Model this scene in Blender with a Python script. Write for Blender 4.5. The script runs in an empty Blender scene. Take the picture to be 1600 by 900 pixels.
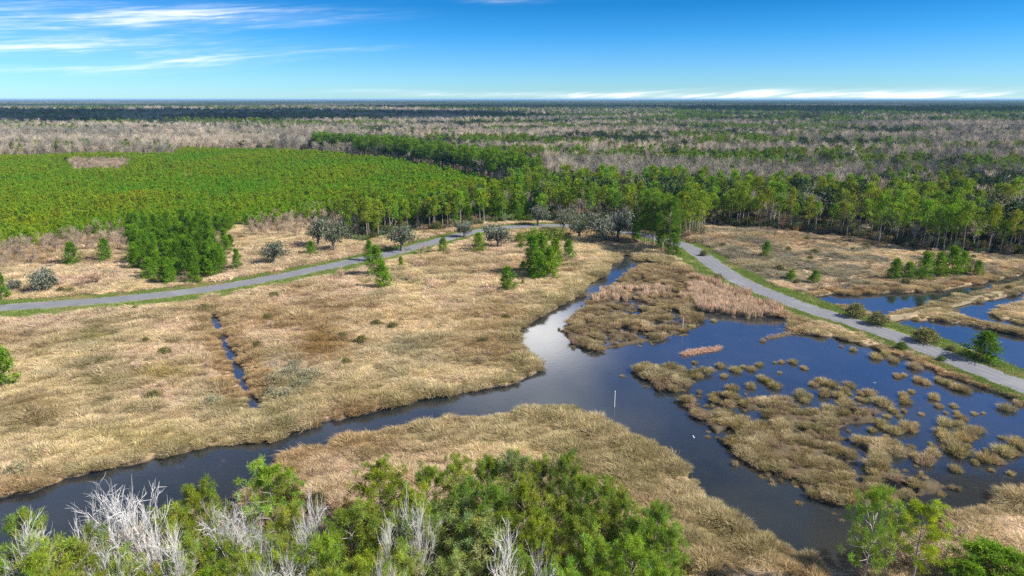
import bpy, math, random
import numpy as np
from mathutils import Vector

# ------------------------------------------------------------------ camera, sky, sun, exposure
S = bpy.context.scene
COL = S.collection
R = math.radians
H = 45.0                       # height of the drone above the marsh
PITCH = 15.5                   # degrees below the horizon
F = 1600 * 24 / 36.0           # focal length in photo pixels

cam = bpy.data.objects.new('camera', bpy.data.cameras.new('camera'))
COL.objects.link(cam)
cam.location = (0, 0, H)
cam.rotation_euler = (R(90 - PITCH), 0, 0)
cam.data.lens = 24; cam.data.sensor_width = 36
cam.data.clip_start = 0.5; cam.data.clip_end = 120000
S.camera = cam

SUN_DIR = Vector((0.90, -0.26, 0.80)).normalized()     # towards the sun
SUN_EL = math.asin(SUN_DIR.z)
sun = bpy.data.objects.new('sun', bpy.data.lights.new('sun', 'SUN'))
COL.objects.link(sun)
sun.data.energy = 4.6; sun.data.angle = R(0.5); sun.data.color = (1.0, 0.955, 0.88)
sun.rotation_euler = SUN_DIR.to_track_quat('Z', 'Y').to_euler()
sun.location = (0, 0, 200)

S.view_settings.view_transform = 'Standard'
S.view_settings.look = 'None'
S.view_settings.exposure = 1.06
S.view_settings.gamma = 1.0
S.view_settings.use_curve_mapping = False
S.cycles.use_denoising = False
S.cycles.max_bounces = 6; S.cycles.diffuse_bounces = 3; S.cycles.glossy_bounces = 2
S.cycles.transmission_bounces = 3; S.cycles.volume_bounces = 0
S.cycles.transparent_max_bounces = 4
S.cycles.sample_clamp_indirect = 4.0

def cam_dir(px, py):
    u, v = (px - 800) / F, (450 - py) / F
    p = R(PITCH)
    return np.array([u, math.cos(p) + v * math.sin(p), -math.sin(p) + v * math.cos(p)])
def azel(px, py):
    d = cam_dir(px, py)
    return math.atan2(d[0], d[1]), math.atan2(d[2], math.hypot(d[0], d[1]))

class NB:                        # small node-graph builder
    def __init__(self, tree): self.t = tree; self.N = tree.nodes; self.L = tree.links
    def put(self, sock, v):
        if hasattr(v, 'is_output'): self.L.new(v, sock)
        elif isinstance(v, (tuple, list)) and len(v) == 3 and sock.type == 'RGBA': sock.default_value = (*v, 1)
        else: sock.default_value = v
    def m(self, op, a, b=None, c=None, clamp=False):
        n = self.N.new('ShaderNodeMath'); n.operation = op; n.use_clamp = clamp
        for i, v in enumerate((a, b, c)):
            if v is not None: self.put(n.inputs[i], v)
        return n.outputs[0]
    def add(self, a, b): return self.m('ADD', a, b)
    def mul(self, a, b): return self.m('MULTIPLY', a, b)
    def sub(self, a, b): return self.m('SUBTRACT', a, b)
    def step(self, v, a, b, lo=0.0, hi=1.0):
        n = self.N.new('ShaderNodeMapRange'); n.interpolation_type = 'SMOOTHSTEP'
        for i, x in enumerate((v, a, b, lo, hi)): self.put(n.inputs[i], x)
        return n.outputs[0]
    def vec(self, x, y, z=0.0):
        n = self.N.new('ShaderNodeCombineXYZ')
        for i, v in enumerate((x, y, z)): self.put(n.inputs[i], v)
        return n.outputs[0]
    def noise(self, vec, scale, detail=4, rough=.55, dist=0.0, color=False):
        n = self.N.new('ShaderNodeTexNoise')
        if vec is not None: self.L.new(vec, n.inputs['Vector'])
        n.inputs['Scale'].default_value = scale; n.inputs['Detail'].default_value = detail
        n.inputs['Roughness'].default_value = rough; n.inputs['Distortion'].default_value = dist
        return n.outputs['Color' if color else 'Fac']
    def mix(self, f, a, b, mode='MIX'):
        n = self.N.new('ShaderNodeMix'); n.data_type = 'RGBA'; n.blend_type = mode
        self.put(n.inputs[0], f); self.put(n.inputs[6], a); self.put(n.inputs[7], b)
        return n.outputs[2]
    def ramp(self, f, stops):
        n = self.N.new('ShaderNodeValToRGB'); e = n.color_ramp.elements
        while len(e) < len(stops): e.new(0.5)
        for el, (p, c) in zip(e, stops): el.position = p; el.color = (*c, 1)
        self.L.new(f, n.inputs[0]); return n.outputs[0]

world = bpy.data.worlds.new('World'); S.world = world; world.use_nodes = True
def build_sky():
    nb = NB(world.node_tree); nb.N.clear()
    out = nb.N.new('ShaderNodeOutputWorld'); bg = nb.N.new('ShaderNodeBackground')
    sky = nb.N.new('ShaderNodeTexSky'); sky.sky_type = 'NISHITA'; sky.sun_disc = False
    sky.sun_elevation = SUN_EL; sky.sun_rotation = math.atan2(SUN_DIR.x, SUN_DIR.y)
    sky.air_density = 1.0; sky.dust_density = 0.2; sky.ozone_density = 2.0
    tc = nb.N.new('ShaderNodeTexCoord'); sep = nb.N.new('ShaderNodeSeparateXYZ')
    nb.L.new(tc.outputs['Generated'], sep.inputs[0])
    x, y, z = sep.outputs
    az = nb.m('ARCTAN2', x, y); el = nb.m('ARCSINE', z)
    # colour grade by elevation: pale cyan on the skyline, deep blue above; out of view, dark band added for reflections, bright top for fill light
    tint = nb.ramp(nb.m('DIVIDE', el, R(40.0), clamp=True), SKY_TINT)
    base = nb.mix(1.0, sky.outputs[0], tint, 'MULTIPLY')
    # high cirrus
    n1 = nb.noise(nb.vec(nb.add(nb.mul(az, 5.0), nb.mul(el, -22.0)), nb.add(nb.mul(el, 62.0), nb.mul(az, -5.0))), 1.0, 9, .62, .5)
    n2 = nb.noise(nb.vec(nb.mul(az, 16.0), nb.add(nb.mul(el, 210.0), nb.mul(az, -18.0))), 1.0, 7, .6, .4)
    streak = nb.step(nb.add(nb.mul(n1, .6), nb.mul(n2, .4)), .43, .74)
    tot = None
    for px, py, sx, sy, slope, amp in CIRRUS:
        a0, e0 = azel(px, py); sa = sx / F * .93; se = sy / F * .93
        da = nb.sub(az, a0); de = nb.sub(nb.sub(el, e0), nb.mul(da, slope))
        q = nb.add(nb.m('POWER', nb.m('ABSOLUTE', nb.m('DIVIDE', da, sa)), 2.0), nb.m('POWER', nb.m('ABSOLUTE', nb.m('DIVIDE', de, se)), 2.0))
        g = nb.mul(nb.m('EXPONENT', nb.mul(q, -1.0)), amp)
        tot = g if tot is None else nb.add(tot, g)
    cir = nb.m('MULTIPLY', nb.add(nb.mul(streak, .92), .08), tot, clamp=True)
    c1 = nb.mix(cir, base, (CLOUD * .93, CLOUD * .97, CLOUD * 1.0))
    # broken cloud higher overhead (seen mirrored in the water)
    den = nb.m('MAXIMUM', z, .08)
    pv = nb.vec(nb.m('DIVIDE', x, den), nb.m('DIVIDE', y, den))
    n3 = nb.noise(pv, .62, 6, .55, .4)
    cover = nb.mul(nb.mul(nb.step(el, R(13), R(19)), nb.step(az, R(0), R(17), 1.25, .38)), nb.step(el, R(25), R(32), 1.0, .45))
    a1, e1 = R(2.0), R(19.2)
    q = nb.add(nb.m('POWER', nb.m('ABSOLUTE', nb.m('DIVIDE', nb.sub(az, a1), R(4.2))), 2.0), nb.m('POWER', nb.m('ABSOLUTE', nb.m('DIVIDE', nb.sub(el, e1), R(2.6))), 2.0))
    puff = nb.mul(nb.m('EXPONENT', nb.mul(q, -1.0)), nb.step(n3, .25, .5))
    brk = nb.mul(nb.mul(nb.step(n3, .42, .68), cover), .75)
    c2 = nb.mix(brk, c1, (CLOUD * .95, CLOUD * .98, CLOUD * 1.02))
    c3 = nb.mix(puff, c2, (CLOUD * 2.8, CLOUD * 2.75, CLOUD * 2.7))
    nb.L.new(c3, bg.inputs[0]); bg.inputs[1].default_value = 0.08
    nb.L.new(bg.outputs[0], out.inputs[0])
CLOUD = 8.0
SKY_TINT = [(0.0, (.42, .74, 1.12)), (.03, (.33, .67, 1.1)), (.068, (.225, .56, 1.07)), (.12, (.10, .45, .93)), (.175, (.038, .34, .73)), (.30, (.10, .42, .86)), (.5, (.36, .72, 1.38)), (.64, (.32, .54, .92)), (.76, (.15, .22, .33)), (.92, (.22, .26, .32)), (1.0, (1.45, 1.4, 1.35))]
CIRRUS = [  # photo x, y, half width, half height, slope (rise to the right), amount
    (60, 52, 190, 30, -.02, .95), (250, 22, 190, 16, .03, .8), (400, 30, 130, 9, .05, .85), (20, 78, 90, 14, 0, .5),
    (300, 96, 140, 10, .09, .95), (20, 105, 65, 4.5, 0, .9), (270, 80, 60, 4, .05, .5), (575, 76, 60, 3, .07, .4), (785, 1, 45, 4, 0, .7),
    (590, 142, 55, 2.6, 0, 1.8), (820, 148, 190, 3.6, 0, 1.7), (1235, 146, 240, 5.8, 0, 1.8), (1480, 150, 170, 3.4, 0, 1.3), (1040, 150, 180, 4, 0, 1.5)]
build_sky()

# ------------------------------------------------------------------ helpers
rng = np.random.default_rng(11)
random.seed(11)
def gp(px, py, z=0.0):           # photo pixel -> point on the level z
    d = cam_dir(px, py); t = (z - H) / d[2]
    return float(d[0] * t), float(d[1] * t)
def gpoly(pts, z=0.0): return np.array([gp(*p, z) for p in pts])
def to_px(x, y, z=0.0):          # ground points -> photo pixels (arrays)
    p = R(PITCH)
    f = y * math.cos(p) - (z - H) * math.sin(p); v = y * math.sin(p) + (z - H) * math.cos(p)
    f = np.where(f < 1, 1e9, f)
    return 800 + F * x / f, 450 - F * v / f
def inside(poly, x, y):
    poly = np.asarray(poly); r = np.zeros(x.shape, bool); j = len(poly) - 1
    for i in range(len(poly)):
        xi, yi = poly[i]; xj, yj = poly[j]
        if yi != yj:
            c = ((yi > y) != (yj > y)) & (x < (xj - xi) * (y - yi) / (yj - yi) + xi)
            r ^= c
        j = i
    return r
def seg_dist(line, x, y, closed=False):
    line = np.asarray(line); n = len(line); d = np.full(x.shape, 1e18)
    for i in range(n if closed else n - 1):
        ax, ay = line[i]; bx, by = line[(i + 1) % n]
        dx, dy = bx - ax, by - ay; L = dx * dx + dy * dy + 1e-12
        t = np.clip(((x - ax) * dx + (y - ay) * dy) / L, 0, 1)
        d = np.minimum(d, (x - ax - t * dx) ** 2 + (y - ay - t * dy) ** 2)
    return np.sqrt(d)
def sdist(poly, x, y):           # negative inside
    d = seg_dist(poly, x, y, True); return np.where(inside(poly, x, y), -d, d)
def _h(ix, iy, s):
    n = (ix.astype(np.int64) * 374761393 + iy.astype(np.int64) * 668265263 + s * 982451653) & 0x7fffffff
    n = ((n ^ (n >> 13)) * 1274126177) & 0x7fffffff
    return ((n ^ (n >> 16)) & 0xffff) / 65535.0
def vn(x, y, s=0):
    ix, iy = np.floor(x), np.floor(y); fx, fy = x - ix, y - iy
    fx = fx * fx * (3 - 2 * fx); fy = fy * fy * (3 - 2 * fy)
    a, b, c, d = _h(ix, iy, s), _h(ix + 1, iy, s), _h(ix, iy + 1, s), _h(ix + 1, iy + 1, s)
    return (a * (1 - fx) + b * fx) * (1 - fy) + (c * (1 - fx) + d * fx) * fy
def fbm(x, y, s=0, o=4):
    r = 0; a = .5; t = 0
    for k in range(o): r = r + a * vn(x, y, s + k * 17); t += a; x = x * 2.03 + 5.1; y = y * 2.03 + 9.7; a *= .5
    return r / t

def mesh(name, V, T, mats=(), mi=None, col=None, smooth=False, quads=False):
    V = np.asarray(V, np.float32).reshape(-1, 3); T = np.asarray(T, np.int32); k = T.shape[1]
    me = bpy.data.meshes.new(name)
    me.vertices.add(len(V)); me.vertices.foreach_set('co', V.ravel())
    me.loops.add(T.size); me.loops.foreach_set('vertex_index', T.ravel())
    me.polygons.add(len(T)); me.polygons.foreach_set('loop_start', np.arange(0, T.size, k, dtype=np.int32))
    for m in mats: me.materials.append(m)
    if mi is not None: me.polygons.foreach_set('material_index', np.asarray(mi, np.int32))
    if col is not None:
        a = me.attributes.new('col', 'FLOAT_COLOR', 'POINT')
        c = np.ones((len(V), 4), np.float32); c[:, :3] = col; a.data.foreach_set('color', c.ravel())
    me.polygons.foreach_set('use_smooth', np.full(len(T), smooth))
    me.update(calc_edges=True)
    return me
class MB:                        # collects triangles with a colour per vertex
    def __init__(self): self.V = []; self.T = []; self.C = []; self.n = 0
    def add(self, V, T, c):
        V = np.asarray(V, float).reshape(-1, 3); self.V.append(V); self.T.append(np.asarray(T, int).reshape(-1, 3) + self.n)
        self.C.append(np.broadcast_to(np.asarray(c, float), V.shape)); self.n += len(V)
    def arrays(self): return np.concatenate(self.V), np.concatenate(self.T), np.concatenate(self.C)
    def build(self, name, mat, smooth=False):
        V, T, C = self.arrays(); return mesh(name, V, T, (mat,), col=C, smooth=smooth)
def ob(name, me, parent=None, loc=None, rz=0.0):
    o = bpy.data.objects.new(name, me); COL.objects.link(o)
    if parent is not None: o.parent = parent
    if loc is not None: o.location = loc
    if rz: o.rotation_euler = (0, 0, rz)
    return o
def tag(o, label, cat, group=None, kind=None):
    if label: o['label'] = label
    if cat: o['category'] = cat
    if group: o['group'] = group
    if kind: o['kind'] = kind
    return o
def empty(name, loc, rz=0.0):
    o = bpy.data.objects.new(name, None); COL.objects.link(o); o.location = loc; o.rotation_euler = (0, 0, rz); o.empty_display_size = .3
    return o
def tube(mb, P, rad, sides, c):
    P = np.asarray(P, float); n = len(P); rad = np.broadcast_to(np.asarray(rad, float), (n,))
    t = np.gradient(P, axis=0); t /= np.linalg.norm(t, axis=1)[:, None] + 1e-9
    a = np.cross(t, [0.31, 0.95, 0.07]); a /= np.linalg.norm(a, axis=1)[:, None] + 1e-9; b = np.cross(t, a)
    th = np.arange(sides) / sides * 2 * math.pi
    V = (P[:, None] + rad[:, None, None] * (np.cos(th)[None, :, None] * a[:, None] + np.sin(th)[None, :, None] * b[:, None])).reshape(-1, 3)
    T = []
    for i in range(n - 1):
        for j in range(sides):
            k = (j + 1) % sides; q = i * sides
            T += [(q + j, q + k, q + sides + k), (q + j, q + sides + k, q + sides + j)]
    mb.add(V, T, c)
def box(mb, x0, x1, y0, y1, z0, z1, c):
    V = [(x, y, z) for z in (z0, z1) for y in (y0, y1) for x in (x0, x1)]
    T = [(0, 2, 3), (0, 3, 1), (4, 5, 7), (4, 7, 6), (0, 1, 5), (0, 5, 4), (2, 6, 7), (2, 7, 3), (0, 4, 6), (0, 6, 2), (1, 3, 7), (1, 7, 5)]
    mb.add(V, T, c)
def kites(mb, C, D, L, W, cols, r_in=.12):        # leaf-shaped quads at C pointing along D
    n = len(C); D = D / (np.linalg.norm(D, axis=1)[:, None] + 1e-9)
    s = np.cross(D, rng.normal(size=(n, 3))); s /= np.linalg.norm(s, axis=1)[:, None] + 1e-9
    L = np.broadcast_to(L, (n,))[:, None]; W = np.broadcast_to(W, (n,))[:, None]
    p0 = C + D * L * r_in; p2 = C + D * L; pm = C + D * L * .6
    V = np.stack([p0, pm + s * W, p2, pm - s * W], 1).reshape(-1, 3)
    q = np.arange(n)[:, None] * 4
    T = np.concatenate([q + [0, 1, 2], q + [0, 2, 3]])
    mb.add(V, T, np.repeat(cols, 4, 0))
def blades(mb, B, D, L, W, cols, droop=0.3, lean=(0, 0)):   # two-segment grass blades
    n = len(B); D = D / (np.linalg.norm(D, axis=1)[:, None] + 1e-9); L = np.broadcast_to(L, (n,))[:, None]; W = np.broadcast_to(W, (n,))[:, None]
    out = np.stack([D[:, 0] + lean[0], D[:, 1] + lean[1], np.zeros(n)], 1)
    mid = B + D * L * .55; tip = mid + (D * .45 + out * droop - np.array([0, 0, droop * .45])) * L
    th = rng.uniform(0, math.pi, n); s = np.stack([np.cos(th), np.sin(th), np.zeros(n)], 1)
    V = np.stack([B - s * W * .6, B + s * W * .6, mid + s * W, mid - s * W, tip], 1).reshape(-1, 3)
    q = np.arange(n)[:, None] * 5
    T = np.concatenate([q + [0, 1, 2], q + [0, 2, 3], q + [3, 2, 4]])
    mb.add(V, T, np.repeat(cols, 5, 0))

# ------------------------------------------------------------------ materials
def leafmat(name, trans=.35, rough=.7, spec=.12, tint=True):
    m = bpy.data.materials.new(name); m.use_nodes = True; nb = NB(m.node_tree); nb.N.clear()
    out = nb.N.new('ShaderNodeOutputMaterial'); d = nb.N.new('ShaderNodeBsdfDiffuse'); t = nb.N.new('ShaderNodeBsdfTranslucent'); mx = nb.N.new('ShaderNodeMixShader')
    a = nb.N.new('ShaderNodeAttribute'); a.attribute_name = 'col'; c = a.outputs['Color']
    if tint:
        b = nb.N.new('ShaderNodeAttribute'); b.attribute_type = 'INSTANCER'; b.attribute_name = 'tint'
        c = nb.mix(1.0, c, b.outputs['Color'], 'MULTIPLY')
    nb.L.new(c, d.inputs[0]); nb.L.new(c, t.inputs[0])
    mx.inputs[0].default_value = trans; nb.L.new(d.outputs[0], mx.inputs[1]); nb.L.new(t.outputs[0], mx.inputs[2])
    nb.L.new(mx.outputs[0], out.inputs[0])
    return m
def surf(name, colour_fn, rough=.8, bump=None, spec=.3):
    m = bpy.data.materials.new(name); m.use_nodes = True; nb = NB(m.node_tree)
    p = nb.N['Principled BSDF']; p.inputs['Roughness'].default_value = rough; p.inputs['Specular IOR Level'].default_value = spec
    tc = nb.N.new('ShaderNodeTexCoord'); c = colour_fn(nb, tc.outputs['Object'])
    nb.put(p.inputs['Base Color'], c)
    if bump:
        b = nb.N.new('ShaderNodeBump'); b.inputs['Strength'].default_value = bump[1]; b.inputs['Distance'].default_value = bump[2]
        nb.L.new(nb.noise(tc.outputs['Object'], bump[0], 5), b.inputs['Height']); nb.L.new(b.outputs[0], p.inputs['Normal'])
    return m
M_GRASS = leafmat('dry_grass', .38)
M_NEEDLE = leafmat('pine_needles', .32)
M_LEAF = leafmat('leaves', .28)
M_MOSS = leafmat('hanging_moss', .3)
M_BARK = leafmat('bark', 0.0)
M_TWIG = leafmat('bare_twigs', 0.10)

def water_mat():
    m = bpy.data.materials.new('still_water'); m.use_nodes = True; nb = NB(m.node_tree); p = nb.N['Principled BSDF']
    tc = nb.N.new('ShaderNodeTexCoord'); o = tc.outputs['Object']
    n = nb.noise(o, .05, 4, .6, .6); w = nb.noise(o, .9, 5, .6, 1.2)
    c = nb.mix(nb.step(n, .35, .65), (.012, .016, .020), (.022, .024, .022))
    scum = nb.mul(nb.step(nb.noise(o, .16, 6, .68, 1.0), .60, .72), nb.step(w, .42, .62))
    c = nb.mix(nb.mul(scum, .4), c, (.10, .085, .07))
    nb.put(p.inputs['Base Color'], c)
    nb.put(p.inputs['Roughness'], nb.step(nb.noise(o, .035, 4, .6, .8), .45, .65, .02, .10)); p.inputs['IOR'].default_value = 1.84
    b = nb.N.new('ShaderNodeBump'); b.inputs['Strength'].default_value = .10; b.inputs['Distance'].default_value = .05
    nb.L.new(nb.noise(o, 1.6, 3, .5), b.inputs['Height']); nb.L.new(b.outputs[0], p.inputs['Normal'])
    return m
M_WATER = water_mat()
def ground_mat():
    m = bpy.data.materials.new('marsh_soil'); m.use_nodes = True; nb = NB(m.node_tree); p = nb.N['Principled BSDF']
    p.inputs['Roughness'].default_value = .95; p.inputs['Specular IOR Level'].default_value = .1
    a = nb.N.new('ShaderNodeAttribute'); a.attribute_name = 'col'
    tc = nb.N.new('ShaderNodeTexCoord'); o = tc.outputs['Object']
    n1 = nb.noise(o, .35, 7, .65, .4); n2 = nb.noise(o, 2.2, 5, .7); n3 = nb.noise(o, .03, 5, .6)
    k = nb.add(nb.add(nb.mul(n1, .55), nb.mul(n2, .65)), nb.add(nb.mul(n3, .5), .15))
    c = nb.mix(1.0, a.outputs['Color'], nb.vec(k, k, nb.mul(k, .97)), 'MULTIPLY')
    nb.put(p.inputs['Base Color'], c)
    b = nb.N.new('ShaderNodeBump'); b.inputs['Strength'].default_value = .6; b.inputs['Distance'].default_value = .25
    nb.L.new(n2, b.inputs['Height']); nb.L.new(b.outputs[0], p.inputs['Normal'])
    return m
M_GROUND = ground_mat()
def asphalt(nb, o):
    n = nb.noise(o, .35, 6, .6); f = nb.noise(o, 9.0, 4, .7); v = nb.N.new('ShaderNodeTexVoronoi'); v.feature = 'DISTANCE_TO_EDGE'
    v.inputs['Scale'].default_value = .22; nb.L.new(nb.noise(o, .5, 4, .6, 0, True), v.inputs['Vector'])
    c = nb.mix(n, (.115, .118, .127), (.17, .17, .18))
    c = nb.mix(nb.mul(f, .35), c, (.13, .13, .14))
    n2 = nb.step(nb.noise(o, .11, 5, .6), .52, .66)
    at_ = nb.N.new('ShaderNodeAttribute'); at_.attribute_name = 'col'; u = at_.outputs['Fac']
    d = nb.m('ABSOLUTE', nb.sub(nb.m('FRACT', nb.add(nb.mul(u, 4.0), .0)), .5)); lane = nb.mul(nb.step(d, .12, .38, 1.0, 0.0), nb.step(nb.noise(o, .25, 4, .6), .3, .6))
    c = nb.mix(nb.mul(lane, .5), c, (.205, .20, .195))
    e = nb.m('ABSOLUTE', nb.sub(u, .5)); c = nb.mix(nb.mul(nb.step(e, .42, .5), nb.step(nb.noise(o, .8, 5, .7), .40, .62)), c, (.30, .26, .19))
    return nb.mix(nb.mul(n2, .35), c, (.25, .245, .24))
M_ROAD = surf('aged_asphalt', asphalt, .85, (14, .3, .02))
def verge(nb, o):
    n = nb.noise(o, .22, 6, .65); f = nb.noise(o, 3.5, 5, .7)
    c = nb.mix(n, (.12, .175, .04), (.19, .22, .07)); c = nb.mix(nb.mul(f, .4), c, (.12, .14, .045))
    return nb.mix(nb.step(nb.noise(o, .5, 6, .7), .62, .74), c, (.26, .21, .12))
M_VERGE = surf('mown_grass', verge, .95, (6, .6, .1), .1)
def track_c(nb, o):
    n = nb.noise(o, .5, 6, .65); return nb.mix(n, (.21, .17, .10), (.29, .235, .15))
M_TRACK = surf('sandy_soil', track_c, .95, (5, .5, .08), .1)
def plain(c, k=.25, s=6.0):
    return lambda nb, o: nb.mix(nb.noise(o, s, 5, .65), tuple(v * (1 - k) for v in c), tuple(v * (1 + k) for v in c))

# ------------------------------------------------------------------ layout traced on the ground (photo pixels -> metres)
WZ = -0.40
CREEK = gpoly([(-160, 790), (0, 777), (50, 766), (100, 750), (150, 739), (200, 728), (250, 716), (300, 705), (330, 699), (360, 697), (400, 691), (430, 689), (455, 678), (500, 661), (550, 651),
    (600, 640), (625, 634), (640, 627), (700, 619), (750, 609), (800, 599), (822, 590), (842, 584), (846, 576), (834, 568), (822, 553), (812, 540), (808, 525), (815, 513), (832, 504), (855, 490), (880, 475), (905, 460),
    (922, 444), (945, 424), (962, 409), (972, 396), (984, 398), (1004, 407), (1030, 411), (1040, 417), (1012, 414), (990, 424), (975, 436), (955, 448), (932, 464), (915, 482), (898, 500), (884, 515), (884, 527),
    (896, 538), (918, 548), (944, 553), (952, 544), (990, 538), (1030, 533), (1062, 522), (1082, 506), (1088, 497), (1075, 490), (1080, 484), (1110, 490), (1160, 496), (1215, 496), (1240, 500), (1236, 514), (1262, 524), (1290, 525), (1340, 537),
    (1370, 548), (1400, 556), (1440, 571), (1480, 588), (1520, 602), (1560, 616), (1600, 630), (1700, 668), (1780, 700), (1760, 760), (1600, 772), (1560, 783), (1520, 803), (1480, 818), (1420, 842), (1380, 862), (1358, 880), (1352, 905), (1360, 960), (1310, 960),
    (1296, 900), (1285, 886), (1250, 872), (1215, 852), (1180, 832), (1150, 812), (1130, 802), (1104, 797), (1094, 786), (1092, 770), (1080, 750), (1062, 730), (1045, 716), (1020, 706), (990, 692), (968, 676), (940, 664),
    (915, 652), (895, 640), (862, 642), (810, 648), (760, 652), (700, 660), (660, 668), (600, 679), (550, 688), (500, 702), (462, 713), (440, 722), (425, 745), (400, 770), (350, 800), (280, 815), (200, 838), (100, 862), (0, 885), (-160, 910)], WZ)
DITCH = gpoly([(328, 470), (333, 490), (338, 505), (350, 535), (362, 560), (375, 588), (388, 610), (396, 626), (402, 641)], WZ)
RILL = gpoly([(975, 398), (990, 406), (1016, 410), (1039, 419), (1056, 424), (1070, 430)], WZ)
POND_A = gpoly([(1262, 466), (1300, 460), (1340, 461), (1400, 457), (1455, 456), (1500, 450), (1545, 440), (1600, 429), (1660, 418), (1660, 430), (1600, 441), (1545, 455), (1500, 464), (1475, 472), (1450, 482), (1412, 489), (1380, 493), (1352, 492), (1348, 486), (1312, 478), (1285, 480)], WZ)
POND_B = gpoly([(1380, 503), (1420, 500), (1470, 503), (1509, 507), (1567, 519), (1600, 527), (1720, 556), (1720, 620), (1600, 583), (1560, 571), (1500, 551), (1460, 538), (1420, 525), (1394, 516)], WZ)
POND_C = gpoly([(1486, 480), (1517, 475), (1552, 469), (1600, 457), (1700, 440), (1700, 452), (1600, 473), (1562, 482), (1548, 490), (1556, 498), (1600, 508), (1700, 536), (1700, 550), (1600, 520), (1545, 507), (1508, 499)], WZ)
WATERS = [CREEK, POND_A, POND_B, POND_C]
I1 = [(x / 2.571 + 1050, y / 2.571 + 450) for x, y in [(30, 450), (90, 425), (170, 425), (210, 425), (250, 430), (340, 425), (440, 432), (490, 445), (520, 475), (600, 482), (680, 465), (760, 470), (830, 490), (800, 540), (740, 545),
    (700, 560), (660, 585), (740, 600), (800, 600), (860, 610), (960, 640), (970, 660), (900, 680), (860, 700), (930, 720), (920, 760), (960, 770), (1040, 755), (1120, 790), (1050, 820), (960, 840), (900, 865), (850, 875), (760, 880),
    (700, 882), (640, 872), (560, 835), (500, 785), (430, 735), (390, 745), (320, 705), (240, 645), (160, 585), (150, 535), (110, 522), (60, 512)]]
ISLAND = gpoly(I1)
ISLAND2 = gpoly([(978, 578), (990, 572), (1005, 568), (1030, 572), (1055, 570), (1075, 576), (1090, 570), (1105, 575), (1112, 580), (1095, 588), (1078, 592), (1075, 603), (1060, 608), (1040, 610), (1020, 605), (1012, 594), (995, 586)])
REEDBED = gpoly([(985, 428), (1010, 416), (1060, 428), (1100, 442), (1150, 462), (1215, 492), (1160, 493), (1110, 487), (1080, 482), (1073, 490), (1080, 500), (1062, 518), (1030, 530), (985, 535), (950, 543), (942, 549), (918, 545), (896, 535), (886, 525), (886, 515), (902, 498), (917, 482), (935, 464), (958, 448)])
POCKETS = [gpoly(p) for p in ([(1040, 484), (1058, 482), (1066, 490), (1052, 494)], [(985, 486), (1000, 483), (1015, 488), (1000, 491)], [(955, 512), (975, 510), (985, 516), (965, 519)], [(985, 437), (1005, 433), (1012, 438), (992, 442)],
    [(1000, 505), (1030, 500), (1045, 506), (1020, 511)], [(935, 520), (948, 517), (955, 524), (942, 527)], [(1022, 518), (1040, 516), (1046, 521), (1030, 524)])]
ROAD_L = [(-260, 497), (-100, 489), (0, 482), (100, 475), (200, 467), (300, 456), (360, 447), (430, 434), (500, 420), (560, 407), (600, 399), (640, 389), (680, 378), (720, 367), (760, 359), (810, 354), (870, 352), (930, 357), (990, 365), (1045, 376), (1080, 387),
    (1130, 425), (1170, 447), (1209, 462), (1257, 481), (1325, 502), (1405, 528), (1499, 567), (1548, 586), (1604, 607), (1720, 655), (1850, 715)]
def smooth_line(P, it=3):
    P = np.asarray(P, float)
    for _ in range(it):
        Q = np.empty((2 * len(P) - 2, 2)); Q[0::2] = P[:-1] * .75 + P[1:] * .25; Q[1::2] = P[:-1] * .25 + P[1:] * .75
        P = np.vstack([P[:1], Q, P[-1:]])
    return P
ROAD = smooth_line(gpoly(ROAD_L)); RW = 2.95
TRACK = smooth_line(gpoly([(1352, 508), (1395, 498), (1440, 487), (1470, 480), (1505, 471), (1540, 462), (1600, 447), (1700, 425)])); TW = .9
PLANT_P = [(-120, 258), (0, 250), (130, 247), (270, 246), (276, 242), (283, 238), (330, 238), (450, 241), (540, 248), (620, 258), (690, 272), (740, 285), (790, 302), (800, 318), (730, 330), (640, 338), (560, 342), (520, 346), (470, 350), (400, 360), (380, 352), (330, 360), (200, 362), (190, 374), (130, 372), (60, 386), (0, 388), (-120, 394)]
WEDGE_P = [(200, 360), (360, 356), (345, 385), (362, 428), (325, 438), (275, 446), (228, 440), (205, 400)]
STAND_P = [(520, 344), (560, 342), (640, 337), (730, 329), (800, 318), (796, 305), (840, 306), (900, 310), (1000, 312), (1060, 306), (1130, 318), (1200, 322), (1300, 326), (1400, 332), (1500, 338), (1760, 346), (1760, 412), (1600, 401), (1520, 396), (1450, 392), (1400, 385), (1340, 374), (1290, 366), (1200, 359), (1150, 356), (1105, 352), (1098, 366), (1075, 374),
    (1050, 371), (1000, 360), (930, 351), (870, 346), (820, 347), (765, 350), (725, 357), (690, 362), (640, 365), (600, 372), (560, 380), (540, 375)]
ROW_P = [(490, 236), (560, 243), (640, 250), (700, 262), (760, 276), (840, 291), (850, 301), (800, 302), (745, 284), (690, 270), (620, 256), (540, 246), (490, 242)]
COPSE_P = [(985, 372), (1000, 368), (1050, 376), (1078, 384), (1062, 398), (1045, 402), (1030, 395), (1005, 384)]   # pines at the road bend, south of it
WOOD_FG = [(-100, 905), (0, 890), (100, 868), (210, 843), (300, 822), (370, 800), (430, 768), (520, 790), (640, 800), (760, 800), (900, 800), (960, 815), (1010, 840), (1055, 880), (1060, 1000), (-100, 1000)]

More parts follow.
